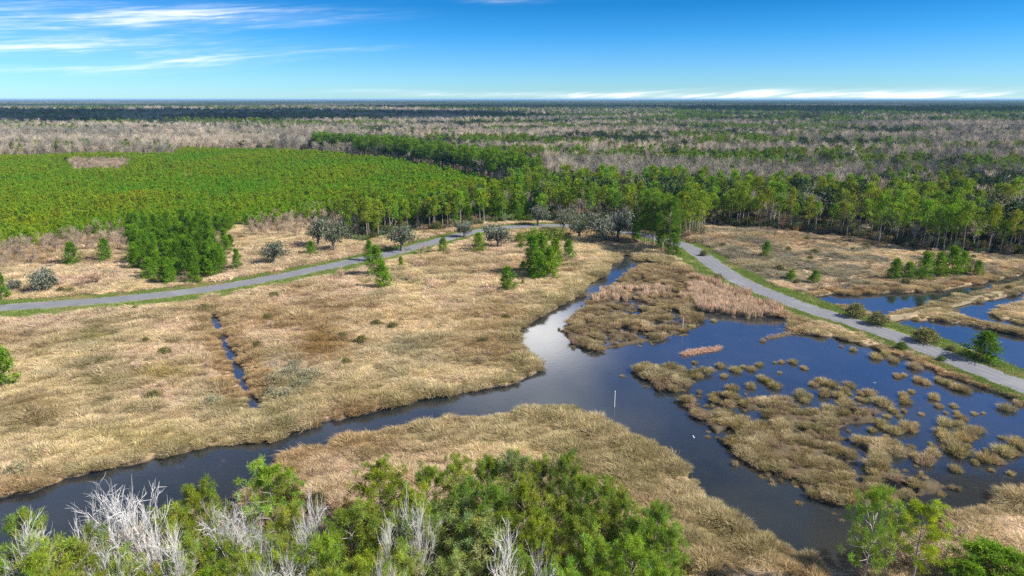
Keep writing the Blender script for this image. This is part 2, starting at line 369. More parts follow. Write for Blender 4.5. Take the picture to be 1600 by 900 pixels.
def water_sd(x, y):
    d = np.full(x.shape, 1e3)
    for W in WATERS: d = np.minimum(d, sdist(W, x, y))
    d = d + (fbm(x * .35, y * .35, 5, 3) - .5) * 1.6 + (fbm(x * 1.3, y * 1.3, 6, 2) - .5) * .5
    for I, f in ((ISLAND, .3), (ISLAND2, .3)):
        d = np.maximum(d, -(sdist(I, x, y)) - f + (fbm(x * .45, y * .45, 9, 3) - .5) * 2.2)
    d = np.minimum(d, seg_dist(DITCH[1:], x, y) - np.interp(y, [DITCH[-1][1], DITCH[1][1]], [.95, .60]) + (fbm(x * .5, y * .5, 7, 2) - .5) * .5)
    d = np.minimum(d, seg_dist(RILL, x, y) - .8)
    rb = -(sdist(REEDBED, x, y))
    d = np.where(rb > 0, np.maximum(d, np.minimum(rb, 3) - .2), d)
    pk = np.full(x.shape, 1e3)
    for p in POCKETS: pk = np.minimum(pk, sdist(p, x, y))
    n = (fbm(x * .28, y * .28, 31, 3) - .36) * 9
    hole = np.where((rb > 1.5) & (to_px(x, y)[1] > 455) & (to_px(x, y)[0] < 1100), n, 9)
    n2 = (fbm(x * .30, y * .30, 37, 3) - .385) * 9
    hole2 = np.where((sdist(ISLAND, x, y) < -.5), n2, 9)
    return np.minimum(np.minimum(d, np.minimum(pk, hole)), hole2)
def ground_z(x, y, wsd, rd):
    b = (fbm(x * .12, y * .12, 3, 4) - .5) * .5 + (fbm(x * .6, y * .6, 4, 3) - .5) * .25
    b = b * np.clip((rd - 8.5) / 4, 0, 1)
    t = np.clip((wsd + .55) / 1.1, 0, 1); t = t * t * (3 - 2 * t)
    return -1.1 * (1 - t) + b * t

# ------------------------------------------------------------------ ground, water, roads
def zone_colour(x, y, px, py, wsd, rd):
    n = fbm(x * .05, y * .05, 21, 4); n2 = fbm(x * .2, y * .2, 22, 4)
    straw = np.array([.46, .34, .19]); pink = np.array([.43, .31, .21]); olive = np.array([.19, .16, .07]); litter = np.array([.105, .075, .05]); mud = np.array([.045, .038, .028])
    c = straw + (pink - straw) * np.clip((n[:, None] - .35) * 3, 0, 1)
    c = c + (olive - c) * np.clip((n2[:, None] - .52) * 4, 0, .7)
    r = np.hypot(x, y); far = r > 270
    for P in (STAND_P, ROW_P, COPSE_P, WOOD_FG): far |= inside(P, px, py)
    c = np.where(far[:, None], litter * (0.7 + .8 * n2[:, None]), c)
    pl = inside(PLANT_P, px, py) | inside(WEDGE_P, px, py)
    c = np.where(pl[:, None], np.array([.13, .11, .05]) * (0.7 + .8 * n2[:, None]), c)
    for P in ([(110, 255), (150, 253), (205, 254), (200, 270), (120, 271)], [(285, 272), (300, 271), (306, 281), (290, 282)], [(1190, 214), (1215, 214), (1212, 220), (1190, 220)], [(1330, 350), (1362, 350), (1364, 366), (1334, 364)]):
        c = np.where(inside(P, px, py)[:, None], np.array([.46, .36, .27]) * (.5 if P[0][0] == 110 else 1), c)
    rdirt = np.clip((11.5 - rd) / 4, 0, 1)[:, None] * (n2[:, None] > .42)
    c = c + (np.array([.42, .30, .20]) - c) * rdirt * .7
    isl = (sdist(ISLAND, x, y) < 1) | (sdist(ISLAND2, x, y) < 1) | (sdist(REEDBED, x, y) < 1)
    c = np.where(isl[:, None], np.array([.10, .075, .045]) * (.6 + .8 * n2[:, None]), c)
    c = c + (mud - c) * np.clip((.9 - wsd[:, None]) / .9, 0, 1)
    return c
def build_ground():
    fine = np.linspace(-46, 46, 560); coarse = np.concatenate([np.arange(50, 311, 20)])
    A = np.radians(np.concatenate([fine, coarse])); nA = len(A)
    r = [12.0, 30.0, 42.0]
    while r[-1] < 300: r.append(r[-1] * 1.0052 + .02)
    while r[-1] < 60000: r.append(r[-1] * 1.10)
    r = np.array(r)
    X = (r[:, None] * np.sin(A)[None]).ravel(); Y = (r[:, None] * np.cos(A)[None]).ravel()
    px, py = to_px(X, Y); rr = np.hypot(X, Y)
    wsd = np.full(X.shape, 50.0); near = rr < 330; rd = np.full(X.shape, 99.0)
    wsd[near] = water_sd(X[near], Y[near]); rd[near] = np.minimum(seg_dist(ROAD, X[near], Y[near]), seg_dist(TRACK, X[near], Y[near]) + 6)
    Z = np.where(rr < 600, ground_z(X, Y, wsd, rd), 0.0)
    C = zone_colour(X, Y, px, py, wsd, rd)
    V = np.stack([X, Y, Z], 1); V = np.vstack([V, [[0, 0, 0]]]); C = np.vstack([C, C[:1]])
    nr = len(r); i = np.arange(nr - 1)[:, None]; j = np.arange(nA)[None]; k = (j + 1) % nA
    q = np.stack([(i * nA + j), (i * nA + k), ((i + 1) * nA + k), ((i + 1) * nA + j)], -1).reshape(-1, 4)
    q = q[:, ::-1]
    T = np.concatenate([q[:, [0, 1, 2]], q[:, [0, 2, 3]]])
    jj = np.arange(nA); T = np.concatenate([T, np.stack([np.full(nA, len(V) - 1), (jj + 1) % nA, jj], 1)])
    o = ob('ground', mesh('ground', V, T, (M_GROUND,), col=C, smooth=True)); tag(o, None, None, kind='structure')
build_ground()
o = ob('water', mesh('water', [(-190, 25, WZ), (190, 25, WZ), (190, 330, WZ), (-190, 330, WZ)], [(0, 1, 2, 3)], (M_WATER,))); tag(o, None, None, kind='structure')

def strip(name, P, l, rgt, z, mat, wob=0.0, skirt=.3, seed=0, across=0):
    P = np.asarray(P); t = np.gradient(P, axis=0); t /= np.linalg.norm(t, axis=1)[:, None]; nrm = np.stack([-t[:, 1], t[:, 0]], 1)
    s = np.cumsum(np.r_[0, np.linalg.norm(np.diff(P, axis=0), axis=1)])
    wl = (fbm(s * .25, s * 0, seed) - .5) * 2 * wob; wr = (fbm(s * .25, s * 0, seed + 5) - .5) * 2 * wob
    a = P + nrm * np.reshape(l + wl, (-1, 1)); b = P + nrm * np.reshape(rgt + wr, (-1, 1)); n = len(P)
    z = np.full(n, z)
    f = np.linspace(0, 1, across + 2); rows = [np.c_[a, z - skirt]] + [np.c_[a * (1 - q) + b * q, z] for q in f] + [np.c_[b, z - skirt]]
    V = np.concatenate(rows); u = np.repeat(np.r_[0, f, 1], n)
    i = np.arange(n - 1); Q = np.concatenate([np.stack([i + k * n, i + 1 + k * n, i + 1 + (k + 1) * n, i + (k + 1) * n], 1) for k in range(len(rows) - 1)])
    o = ob(name, mesh(name, V, Q[:, ::-1], (mat,), col=np.repeat(u[:, None], 3, 1), smooth=False)); tag(o, None, None, kind='structure'); return o
def resample(P, d):
    s = np.cumsum(np.r_[0, np.linalg.norm(np.diff(P, axis=0), axis=1)]); q = np.arange(0, s[-1], d)
    return np.stack([np.interp(q, s, P[:, 0]), np.interp(q, s, P[:, 1])], 1)
RD = resample(ROAD, 1.5)
strip('road', RD, RW, -RW, .12, M_ROAD, .22, .4, 1, across=23)
RPX = to_px(RD[:, 0], RD[:, 1])
W_UP = np.interp(RPX[0], [0, 600, 1000, 1100, 1700], [3.8, 3.4, 2.5, 4.8, 4.2]); W_LOW = np.interp(RPX[0], [0, 600, 1000, 1100, 1250, 1330, 1700], [6.6, 6.0, 3.0, 5.6, 4.4, 1.8, 1.2])
strip('verge', RD, RW + W_UP, RW - .15, .07, M_VERGE, .8, .3, 2)
strip('verge', RD, -RW + .15, -RW - W_LOW, .07, M_VERGE, .8, .3, 3)
def side_dist(x, y):             # distance beyond the outer verge edge
    d = np.full(x.shape, 1e9); w = np.zeros(x.shape); nr = np.gradient(RD, axis=0)
    for i in range(0, len(RD)):
        dx, dy = x - RD[i, 0], y - RD[i, 1]; q = np.hypot(dx, dy); up = nr[i, 0] * dy - nr[i, 1] * dx > 0
        c = q < d; d = np.where(c, q, d); w = np.where(c, np.where(up, W_UP[i], W_LOW[i]), w)
    return d - RW - w
strip('track', resample(TRACK, 1.5), TW, -TW, .10, M_TRACK, .5, .4, 4)

# ------------------------------------------------------------------ scattering of the uncountable growth
def scatter(name, P, scale, rot, var, tint, protos, label=None, cat=None):
    P = np.asarray(P, np.float32); n = len(P)
    me = bpy.data.meshes.new(name); me.vertices.add(n); me.vertices.foreach_set('co', P.ravel())
    def attr(nm, ty, field, arr):
        a = me.attributes.new(nm, ty, 'POINT'); a.data.foreach_set(field, np.ascontiguousarray(arr).ravel())
    sc = np.asarray(scale, np.float32); sc = np.repeat(sc[:, None], 3, 1) if sc.ndim == 1 else sc
    r3 = np.zeros((n, 3), np.float32); r3[:, 2] = rot
    attr('sc', 'FLOAT_VECTOR', 'vector', sc); attr('ro', 'FLOAT_VECTOR', 'vector', r3)
    attr('va', 'INT', 'value', np.asarray(var, np.int32))
    c = np.ones((n, 4), np.float32); c[:, :3] = tint; attr('tint', 'FLOAT_COLOR', 'color', c)
    o = ob(name, me); tag(o, label, cat, kind='stuff')
    ng = bpy.data.node_groups.new(name + '_scatter', 'GeometryNodeTree')
    ng.interface.new_socket('Geometry', in_out='INPUT', socket_type='NodeSocketGeometry'); ng.interface.new_socket('Geometry', in_out='OUTPUT', socket_type='NodeSocketGeometry')
    N, L = ng.nodes, ng.links
    gi = N.new('NodeGroupInput'); go = N.new('NodeGroupOutput'); j = N.new('GeometryNodeJoinGeometry')
    def named(nm, ty):
        a = N.new('GeometryNodeInputNamedAttribute'); a.data_type = ty; a.inputs[0].default_value = nm; return a.outputs[0]
    s_, r_, v_ = named('sc', 'FLOAT_VECTOR'), named('ro', 'FLOAT_VECTOR'), named('va', 'INT')
    for k, me_k in enumerate(protos):
        po = bpy.data.objects.new(name + '_kind', me_k)
        oi = N.new('GeometryNodeObjectInfo'); oi.inputs['Object'].default_value = po
        cmp = N.new('FunctionNodeCompare'); cmp.data_type = 'INT'; cmp.operation = 'EQUAL'
        L.new(v_, cmp.inputs[2]); cmp.inputs[3].default_value = k
        ip = N.new('GeometryNodeInstanceOnPoints')
        L.new(gi.outputs[0], ip.inputs['Points']); L.new(cmp.outputs[0], ip.inputs['Selection']); L.new(oi.outputs['Geometry'], ip.inputs['Instance'])
        L.new(r_, ip.inputs['Rotation']); L.new(s_, ip.inputs['Scale']); L.new(ip.outputs[0], j.inputs[0])
    L.new(j.outputs[0], go.inputs[0])
    md = o.modifiers.new('scatter', 'NODES'); md.node_group = ng
    return o
def jitter(x0, x1, y0, y1, s, jit=.5):
    X, Y = np.meshgrid(np.arange(x0, x1, s), np.arange(y0, y1, s)); X = X.ravel(); Y = Y.ravel()
    return X + rng.uniform(-jit, jit, X.size) * s, Y + rng.uniform(-jit, jit, X.size) * s
def rings(r0, r1, sfun, half=44.0):
    xs, ys, ss = [], [], []; r = r0
    while r < r1:
        s = sfun(r); a = np.arange(-R(half), R(half), s / r); a = a + rng.uniform(-.5, .5, a.size) * s / r
        q = r + rng.uniform(-.5, .5, a.size) * s; xs.append(q * np.sin(a)); ys.append(q * np.cos(a)); ss.append(np.full(a.size, s)); r += s
    return np.concatenate(xs), np.concatenate(ys), np.concatenate(ss)
def V3(x, y, z): return np.stack([x, y, z], 1)
def jit_col(base, n, v=.2, h=.06):
    return np.asarray(base)[None] * rng.uniform(1 - v, 1 + v, (n, 1)) * rng.uniform(1 - h, 1 + h, (n, 3))

# ------------------------------------------------------------------ grass kinds
def tuft(kind):
    mb = MB()
    if kind == 'laid':
        n = 130; a = rng.uniform(0, 6.283, n); q = .62 * np.sqrt(rng.uniform(0, 1, n)); B = V3(q * np.cos(a), q * np.sin(a), q * 0 - .05)
        D = V3(rng.normal(-.35, .45, n), rng.normal(.12, .45, n), rng.uniform(.5, 1.1, n))
        blades(mb, B, D, rng.uniform(.45, .95, n), rng.uniform(.014, .034, n), jit_col((1, 1, 1), n, .36), .65, (-.5, .15))
    elif kind == 'mop':
        n = 430; a = rng.uniform(0, 6.283, n); q = .74 * np.sqrt(rng.uniform(0, 1, n)); lob = 1 + .22 * np.sin(a * rng.integers(2, 5) + rng.uniform(0, 6)); B = V3(q * np.cos(a) * lob, q * np.sin(a) * lob, q * 0 - .08)
        D = V3(B[:, 0] * .75 + rng.normal(0, .2, n), B[:, 1] * .75 + rng.normal(0, .2, n), np.full(n, 1.0))
        c = jit_col((1, 1, 1), n, .3); g = rng.uniform(size=n) < .3; c[g] *= np.array([.72, .80, .55])
        blades(mb, B, D, (.30 + .78 * np.sqrt(1 - (q / .78) ** 2)) * rng.uniform(.72, 1.15, n), rng.uniform(.010, .024, n), c, .45)
    elif kind == 'reed':
        n = 90; a = rng.uniform(0, 6.283, n); q = .6 * np.sqrt(rng.uniform(0, 1, n)); B = V3(q * np.cos(a), q * np.sin(a), q * 0 - .1)
        D = V3(rng.normal(-.04, .13, n), rng.normal(0, .13, n), np.ones(n))
        blades(mb, B, D, rng.uniform(1.1, 1.9, n), rng.uniform(.022, .045, n), jit_col((1, 1, 1), n, .25), .22)
    elif kind == 'lawn':
        n = 70; B = V3(rng.uniform(-.6, .6, n), rng.uniform(-.6, .6, n), np.full(n, -.02)); D = V3(rng.normal(0, .4, n), rng.normal(0, .4, n), np.ones(n))
        blades(mb, B, D, rng.uniform(.10, .26, n), rng.uniform(.015, .035, n), jit_col((1, 1, 1), n, .3), .4)
    return mb.build(kind, M_GRASS)
LAID = [tuft('laid') for _ in range(5)]; MOP = [tuft('mop') for _ in range(5)]; REED = [tuft('reed') for _ in range(3)]; LAWN = [tuft('lawn') for _ in range(2)]
GR_STRAW = np.array([.70, .55, .335]); GR_PINK = np.array([.69, .515, .375]); GR_OLIVE = np.array([.31, .26, .135]); GR_BROWN = np.array([.43, .295, .165]); GR_PALE = np.array([.68, .54, .35]); GR_GREY = np.array([.30, .26, .19])
def lerp(a, b, t): return a + (b - a) * np.clip(t, 0, 1)[:, None]
PATCHES = [  # stands of other grasses: photo x, y, half sizes, colour, amount
    (165, 520, 60, 22, (.30, .26, .10), .9), (155, 600, 34, 16, (.26, .22, .09), .9), (60, 640, 50, 26, (.33, .24, .12), .7), (265, 585, 60, 22, (.40, .30, .11), .7), (500, 535, 46, 38, (.34, .21, .085), 1.0), (430, 500, 40, 18, (.36, .24, .10), .8), (630, 540, 50, 20, (.33, .28, .17), .8),
    (455, 600, 60, 30, (.37, .33, .20), .8), (330, 625, 40, 16, (.36, .32, .16), .7), (780, 520, 60, 50, (.33, .22, .10), .8), (640, 500, 80, 20, (.72, .54, .31), .6), (350, 520, 70, 25, (.70, .50, .33), .6), (80, 500, 90, 20, (.60, .45, .33), .6), (620, 700, 60, 30, (.36, .25, .13), .7), (950, 700, 60, 30, (.30, .21, .10), .8),
    (1010, 740, 50, 40, (.32, .24, .11), .7), (1150, 850, 90, 40, (.42, .31, .16), .6), (240, 690, 120, 14, (.45, .36, .15), .6), (560, 620, 110, 14, (.40, .30, .13), .6), (1280, 390, 90, 14, (.60, .46, .30), .6), (1250, 420, 120, 16, (.36, .33, .20), .8), (1500, 450, 120, 12, (.42, .36, .19), .7)]
def grass():
    x, y, s = rings(50, 335, lambda r: .52 + .0040 * (r - 50))
    px, py = to_px(x, y)
    wsd = water_sd(x, y); rd = seg_dist(ROAD, x, y); rt = seg_dist(TRACK, x, y); so = side_dist(x, y)
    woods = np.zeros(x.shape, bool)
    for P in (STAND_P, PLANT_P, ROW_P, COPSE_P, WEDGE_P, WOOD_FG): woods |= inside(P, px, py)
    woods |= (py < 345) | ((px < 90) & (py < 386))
    keep = (wsd > .15) & (so > rng.uniform(-.5, .9, x.size)) & (rt > 1.5 * rng.uniform(0, 1, x.size) ** .6) & (sdist(ISLAND, x, y) > .5) & (sdist(ISLAND2, x, y) > .5) & (sdist(REEDBED, x, y) > .3) & (~woods | (rng.uniform(size=x.size) < .22))
    x, y, s, px, py, wsd, rd, woods = (a[keep] for a in (x, y, s, px, py, wsd, rd, woods))
    n = x.size; u = rng.uniform(size=n)
    A = fbm(x * .045, y * .045, 41, 4); B = fbm(x * .16, y * .16, 42, 4); Cn = fbm(x * .02, y * .05, 43, 3); E = fbm(x * .36, y * .36, 44, 3)
    c = lerp(np.broadcast_to(GR_STRAW, (n, 3)), GR_PINK, (A - .40) * 4)
    c = lerp(c, GR_OLIVE, (B - .53) * 5 * .75); c = lerp(c, GR_BROWN, (Cn - .50) * 5 * .8); c = lerp(c, GR_PALE, (E - .5) * 3 * .7)
    for qx, qy, rx, ry, tc, am in PATCHES:
        w = np.exp(-((px - qx) / rx) ** 2 - ((py - qy) / ry) ** 2) * am * np.clip(.3 + 1.6 * B, 0, 1.3); c = c + (np.array(tc) - c) * np.clip(w, 0, 1)[:, None]
    right = (px > 1090) & (py < 470)
    c = np.where(right[:, None], lerp(c, GR_GREY, (B - .38) * 4), c)
    kind = np.where(u < .72, 0, 1)                       # 0 laid, 1 mop, 2 reed
    sc = (s / .62) * np.clip(0.1 + 1.8 * E, .35, 1.7) * rng.uniform(.75, 1.25, n)
    puff = inside([(-60, 600), (120, 590), (230, 640), (330, 700), (200, 735), (-60, 775)], px, py) & (u < .3 + .5 * (E > .5))
    isl = (sdist(ISLAND, x, y) < 1.5) | (sdist(ISLAND2, x, y) < 1.5); rb = sdist(REEDBED, x, y) < 1
    spit = (px > 560) & (px < 1320) & (py > 640) & ~isl & inside([(560, 690), (760, 645), (900, 640), (1100, 740), (1320, 900), (1060, 900), (1000, 800), (860, 700)], px, py)
    bank = (wsd < 2.6 + 3.2 * (B - .3)) & ~isl & ~rb
    tall = (bank & (u < .42)) | (spit & (u < .15 + .9 * B)) | isl
    kind = np.where(tall | puff, 1, kind); sc = np.where(puff, rng.uniform(.7, 1.35, n), sc)
    c = np.where((bank | spit)[:, None], lerp(lerp(c, GR_OLIVE * 1.15, np.full(n, .45)), GR_BROWN * 1.1, (A - .45) * 6), c)
    c = np.where(isl[:, None], lerp(lerp(np.broadcast_to(np.array([.30, .235, .11]), (n, 3)), GR_PALE * .85, (E - .42) * 3), GR_OLIVE, (B - .5) * 4), c)
    sc = np.where(tall, sc * rng.uniform(.5, 1.3, n) * (.55 + .8 * B), sc); sc = np.where((px > 1230) & (py < 640), sc * .62, sc)
    pinkr = rb & inside([(1040, 425), (1110, 440), (1220, 488), (1220, 496), (1120, 490), (1085, 478), (1000, 455), (960, 450), (985, 425)], px, py)
    kind = np.where(pinkr & (u < .6), 2, kind)
    c = np.where(rb[:, None], lerp(np.broadcast_to(np.array([.31, .23, .13]), (n, 3)), np.array([.55, .37, .25]), np.where(pinkr, .35 + B, (B - .45) * 3)), c)
    kind = np.where(rb & ~pinkr, 1, kind)
    z = ground_z(x, y, wsd, rd)
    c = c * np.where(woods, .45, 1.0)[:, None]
    c = c * rng.uniform(.74, 1.2, (n, 1))
    kk = [0, 5, 10]; cnt = np.array([5, 5, 3])
    var = np.array(kk)[kind] + (rng.integers(0, 1000, n) % cnt[kind])
    rot = np.where(kind == 0, rng.normal(0, .5, n), rng.uniform(0, 6.28, n))
    dd = seg_dist(DITCH[2:], x, y); sc = np.where(dd < 3.2, sc * .6, sc); kind = np.where(dd < 3.2, 0, kind)
    sz = np.stack([sc, sc, sc * np.where(kind == 2, 1.0, rng.uniform(.75, 1.1, n))], 1)
    far = np.clip(s / .62, 1, None); sz[:, 2] = sz[:, 2] / far ** .55
    P = V3(x, y, z); protos = LAID + MOP + REED
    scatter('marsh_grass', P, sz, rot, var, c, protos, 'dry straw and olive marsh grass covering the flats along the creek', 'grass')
    # tussocks crowded on the pond islands and the reed bed
    x, y, s = rings(60, 260, lambda r: .95 + .0016 * (r - 60)); px, py = to_px(x, y)
    i1 = sdist(ISLAND, x, y) < .6; i2 = sdist(ISLAND2, x, y) < .6; rb = sdist(REEDBED, x, y) < .8; k = i1 | i2 | rb
    x, y, s, px, py, i1, i2, rb = (a[k] for a in (x, y, s, px, py, i1, i2, rb)); wsd = water_sd(x, y); k = wsd > .25
    x, y, s, px, py, i1, i2, rb, wsd = (a[k] for a in (x, y, s, px, py, i1, i2, rb, wsd)); n = x.size
    E = fbm(x * .33, y * .33, 55, 3); B = fbm(x * .12, y * .12, 56, 3)
    pinkr = rb & inside([(1075, 446), (1110, 444), (1220, 488), (1220, 497), (1120, 492), (1090, 484)], px, py); pk2 = rb & (B > .55) & (py < 470)
    kind = np.where(pinkr | (pk2 & (rng.uniform(size=n) < .5)), 2, np.where(rng.uniform(size=n) < .16, 0, 1))
    c = lerp(lerp(np.broadcast_to(np.array([.335, .255, .125]), (n, 3)), GR_PALE * .85, (E - .5) * 4), GR_OLIVE * .95, (B - .46) * 4)
    c = np.where(rb[:, None], lerp(c, np.array([.44, .31, .19]), np.full(n, .45)), c); c = np.where((pinkr | pk2)[:, None], np.array([.60, .45, .31]), c)
    c = np.where((kind == 0)[:, None], np.array([.30, .21, .13]), c) * rng.uniform(.72, 1.25, (n, 1))
    sc = np.where(kind == 1, rng.uniform(.45, 1.25, n) * (.6 + .7 * E), np.where(kind == 0, rng.uniform(.8, 1.3, n), rng.uniform(.8, 1.15, n))) * s / .98
    keep = (kind != 1) | (E > .40)
    z = ground_z(x, y, wsd, np.full(n, 50.0)); var = np.array(kk)[kind] + (rng.integers(0, 1000, n) % cnt[kind])
    scatter('rush_grass', V3(x, y, z)[keep], np.stack([sc, sc, sc * rng.uniform(.8, 1.1, n)], 1)[keep], rng.uniform(0, 6.28, keep.sum()), var[keep], c[keep], protos, 'brown rush tussocks and pink reeds matted on the low pond islands', 'grass')
    x, y, s = rings(62, 250, lambda r: .8); a = np.minimum(np.minimum(sdist(ISLAND, x, y), sdist(ISLAND2, x, y)), sdist(REEDBED, x, y)); k = (a < 2.2) & (rng.uniform(size=x.size) < .5); x, y, a = x[k], y[k], a[k]
    wsd = water_sd(x, y); k = (wsd < .3) & (rng.uniform(size=x.size) < np.exp(-np.abs(wsd) / 1.1) * .75) & (fbm(x * .3, y * .3, 58, 2) > .4); x, y = x[k], y[k]; n = x.size
    sc = rng.uniform(.18, .5, n); scatter('shallow_grass', V3(x, y, np.full(n, WZ - .02)), np.stack([sc * 1.3, sc * 1.3, sc], 1), rng.uniform(0, 6.28, n), rng.integers(0, 13, n), np.array([.36, .28, .15]) * rng.uniform(.7, 1.2, (n, 1)), protos, 'sparse brown stems standing in the shallows around the islands', 'grass')
    # mown verge edges
    L = resample(ROAD, .8)
    t = np.gradient(L, axis=0); t /= np.linalg.norm(t, axis=1)[:, None]; nr = np.stack([-t[:, 1], t[:, 0]], 1)
    Q, U = [], []
    for k in range(9):
        for sd in (1, -1):
            off = sd * (RW + .25 + rng.uniform(0, 1, len(L)) * np.where(sd > 0, np.interp(to_px(L[:, 0], L[:, 1])[0], RPX[0], W_UP), np.interp(to_px(L[:, 0], L[:, 1])[0], RPX[0], W_LOW))); Q.append(L + nr * off[:, None] + rng.normal(0, .2, L.shape)); U.append(np.abs(off))
    Q = np.concatenate(Q); U = np.concatenate(U); k = (np.hypot(Q[:, 0], Q[:, 1]) < 300) & (Q[:, 1] > 45); Q = Q[k]; U = U[k]; n = len(Q)
    c = lerp(np.broadcast_to(np.array([.19, .255, .06]), (n, 3)), np.array([.38, .30, .14]), (fbm(Q[:, 0] * .3, Q[:, 1] * .3, 61, 3) - .55) * 4 + np.clip(U - RW - 5.5, 0, 1) * .6)
    scatter('verge_grass', np.c_[Q, np.full(n, .06)], rng.uniform(.8, 1.7, n), rng.uniform(0, 6.28, n), rng.integers(0, 2, n), c * rng.uniform(.8, 1.2, (n, 1)), LAWN, 'short green mown grass along both edges of the road', 'grass')
grass()

# ------------------------------------------------------------------ tree kinds: each gives (trunk mesh, crown mesh)
NEEDLE = np.array([.145, .255, .022])
def bend(h, n, amp):
    t = np.linspace(0, 1, n); a = np.cumsum(rng.normal(0, amp, n)); b = np.cumsum(rng.normal(0, amp, n)); a -= a[0]; b -= b[0]
    return np.c_[a * h, b * h, t * h - .25 * (t == 0)]
def at(P, t):
    q = t * (len(P) - 1); i = min(int(q), len(P) - 2); f = q - i; return P[i] * (1 - f) + P[i + 1] * f
def pine(h, t0, nb, prof, cl, kn, kl, kw, bark=(.20, .155, .125), spread=.16, sides=6, needle=NEEDLE, br=True, cj=.38):
    tr, cr = MB(), MB(); P = bend(h, 7, .008); rad = h * .0135 * (1 - np.linspace(0, .86, 7)); tube(tr, P, rad, sides, bark)
    cc = []
    for i in range(nb):
        s = (i + rng.uniform(.1, .9)) / nb; t = t0 + (1 - t0) * s; p = at(P, t * .985); a = i * 2.4 + rng.normal(0, .4)
        L = prof(s) * h * rng.uniform(.7, 1.22); e = -.10 + .95 * s + rng.normal(0, .12)
        d = np.array([math.cos(a) * math.cos(e), math.sin(a) * math.cos(e), math.sin(e)])
        K = np.array([p + d * L * f + np.array([0, 0, .18 * L * f * f]) for f in (0, .35, .7, 1)])
        if br: tube(tr, K, np.array([.012, .009, .006, .003]) * h * .45, 3, bark)
        for j in range(cl):
            f = .35 + .65 * (j + rng.uniform(.2, 1)) / cl; q = at(K, min(f, 1)); cc.append(q + rng.normal(0, spread * L * (0.35 + .4 * f), 3) * [1, 1, .6])
    for _ in range(3): cc.append(P[-1] + rng.normal(0, .02 * h, 3))
    cc = np.array(cc); m = len(cc)
    tone = rng.uniform(.72, 1.28, (m, 1)) * np.stack([rng.uniform(.85, 1.3, m), np.ones(m), rng.uniform(.6, 1.4, m)], 1)
    C = np.repeat(cc, kn, 0) + rng.normal(0, kl * cj, (m * kn, 3)); D = rng.normal(size=(m * kn, 3)) + [0, 0, .45]
    kites(cr, C, D, kl * rng.uniform(.7, 1.2, m * kn), kw * rng.uniform(.7, 1.3, m * kn), np.repeat(tone * needle, kn, 0) * rng.uniform(.8, 1.2, (m * kn, 1)))
    return tr.build('pine_trunk', M_BARK, True), cr.build('pine_crown', M_NEEDLE)
p_tall = lambda s: .05 + .24 * math.sin(math.pi * min(1, (s * .72 + .22))) ** .7
p_bush = lambda s: .04 + .33 * (1 - s) ** .75 * min(1, .55 + s * 3)
p_stand = lambda s: .05 + .135 * math.sin(math.pi * min(1, s * .8 + .2))
BIG = [pine(12, rng.uniform(.30, .46), (36, 28, 34, 26, 36, 30)[i], p_tall, 5, 84, .60, .024, bark=(.30, .25, .215), sides=7, cj=.20, spread=.24, needle=NEEDLE * [1.38, 1.18, 1.5]) for i in range(6)]
WIDE = [pine(9, .10, 34, lambda s: .07 + .32 * (1 - s) ** .55 * min(1, .6 + 3 * s), 7, 36, .55, .032, cj=.25, spread=.2) for _ in range(3)]
YOUNG = [pine(5.5, .03, 30, lambda s: .05 + .31 * (1 - s) ** .6 * min(1, .7 + s * 3), 6, 18, .46, .055, needle=NEEDLE * [.92, .98, .9], spread=.22) for _ in range(5)]
PLANTN = [pine(5.8, .10, 17, p_bush, 3, 11, .62, .11, sides=4, br=False, needle=NEEDLE * [1.12, 1.16, .8]) for _ in range(5)]
STAND = [pine(13.5, rng.uniform(.34, .60), 15, p_stand, 4, 13, .82, .11, bark=(.30, .25, .21), sides=5, br=False, needle=NEEDLE * [1.1, 1.05, 1]) for _ in range(6)]

def bare(h, seed_dirs, bark, lens=(.42, .30, .19, .10), kids=(6, 6, 5), r0=.016, up=.35, spread=.75, rmin=.016, trunk_t=.35, sides=6):
    tr, cr = MB(), MB()
    def grow(p, d, L, r, dep):
        n = (7, 5, 4, 3)[dep]; K = [p]; dd = d.copy(); st = L / (n - 1)
        for _ in range(n - 1):
            dd = dd + rng.normal(0, (.08, .15, .2, .25)[dep], 3) + [0, 0, up * .14]; dd /= np.linalg.norm(dd); K.append(K[-1] + dd * st)
        K = np.array(K); rad = np.maximum(r * (1 - np.linspace(0, .72, n)), rmin)
        if dep == 3: rad = rad * np.array([1, .8, .4])
        tube(tr if dep == 0 else cr, K, rad, (sides, 4, 3, 3)[dep], bark * rng.uniform(.85, 1.15))
        if dep == len(lens) - 1: return
        for i in range(kids[dep]):
            t = (trunk_t if dep == 0 else .22) + (1 - (trunk_t if dep == 0 else .22)) * (i + rng.uniform(.1, 1)) / kids[dep]
            t = min(t, .99); q = at(K, t); ax = K[-1] - K[0]; ax = ax / np.linalg.norm(ax)
            v = rng.normal(size=3); v -= ax * v.dot(ax); v /= np.linalg.norm(v)
            e = ax * (1 - spread * .35) + v * spread * rng.uniform(.6, 1.1) + [0, 0, up]
            grow(q, e / np.linalg.norm(e), lens[dep + 1] * h * rng.uniform(.65, 1.2) * (1.15 - .35 * t), max(rad[min(int(t * (n - 1)), n - 1)] * .62, rmin), dep + 1)
    for d in seed_dirs: grow(np.array([0, 0, -.2]), np.array(d, float) / np.linalg.norm(d), lens[0] * h * rng.uniform(.85, 1.1), r0 * h, 0)
    return tr.build('bare_trunk', M_TWIG, True), cr.build('bare_branches', M_TWIG)
PALE = np.array([.60, .57, .54])
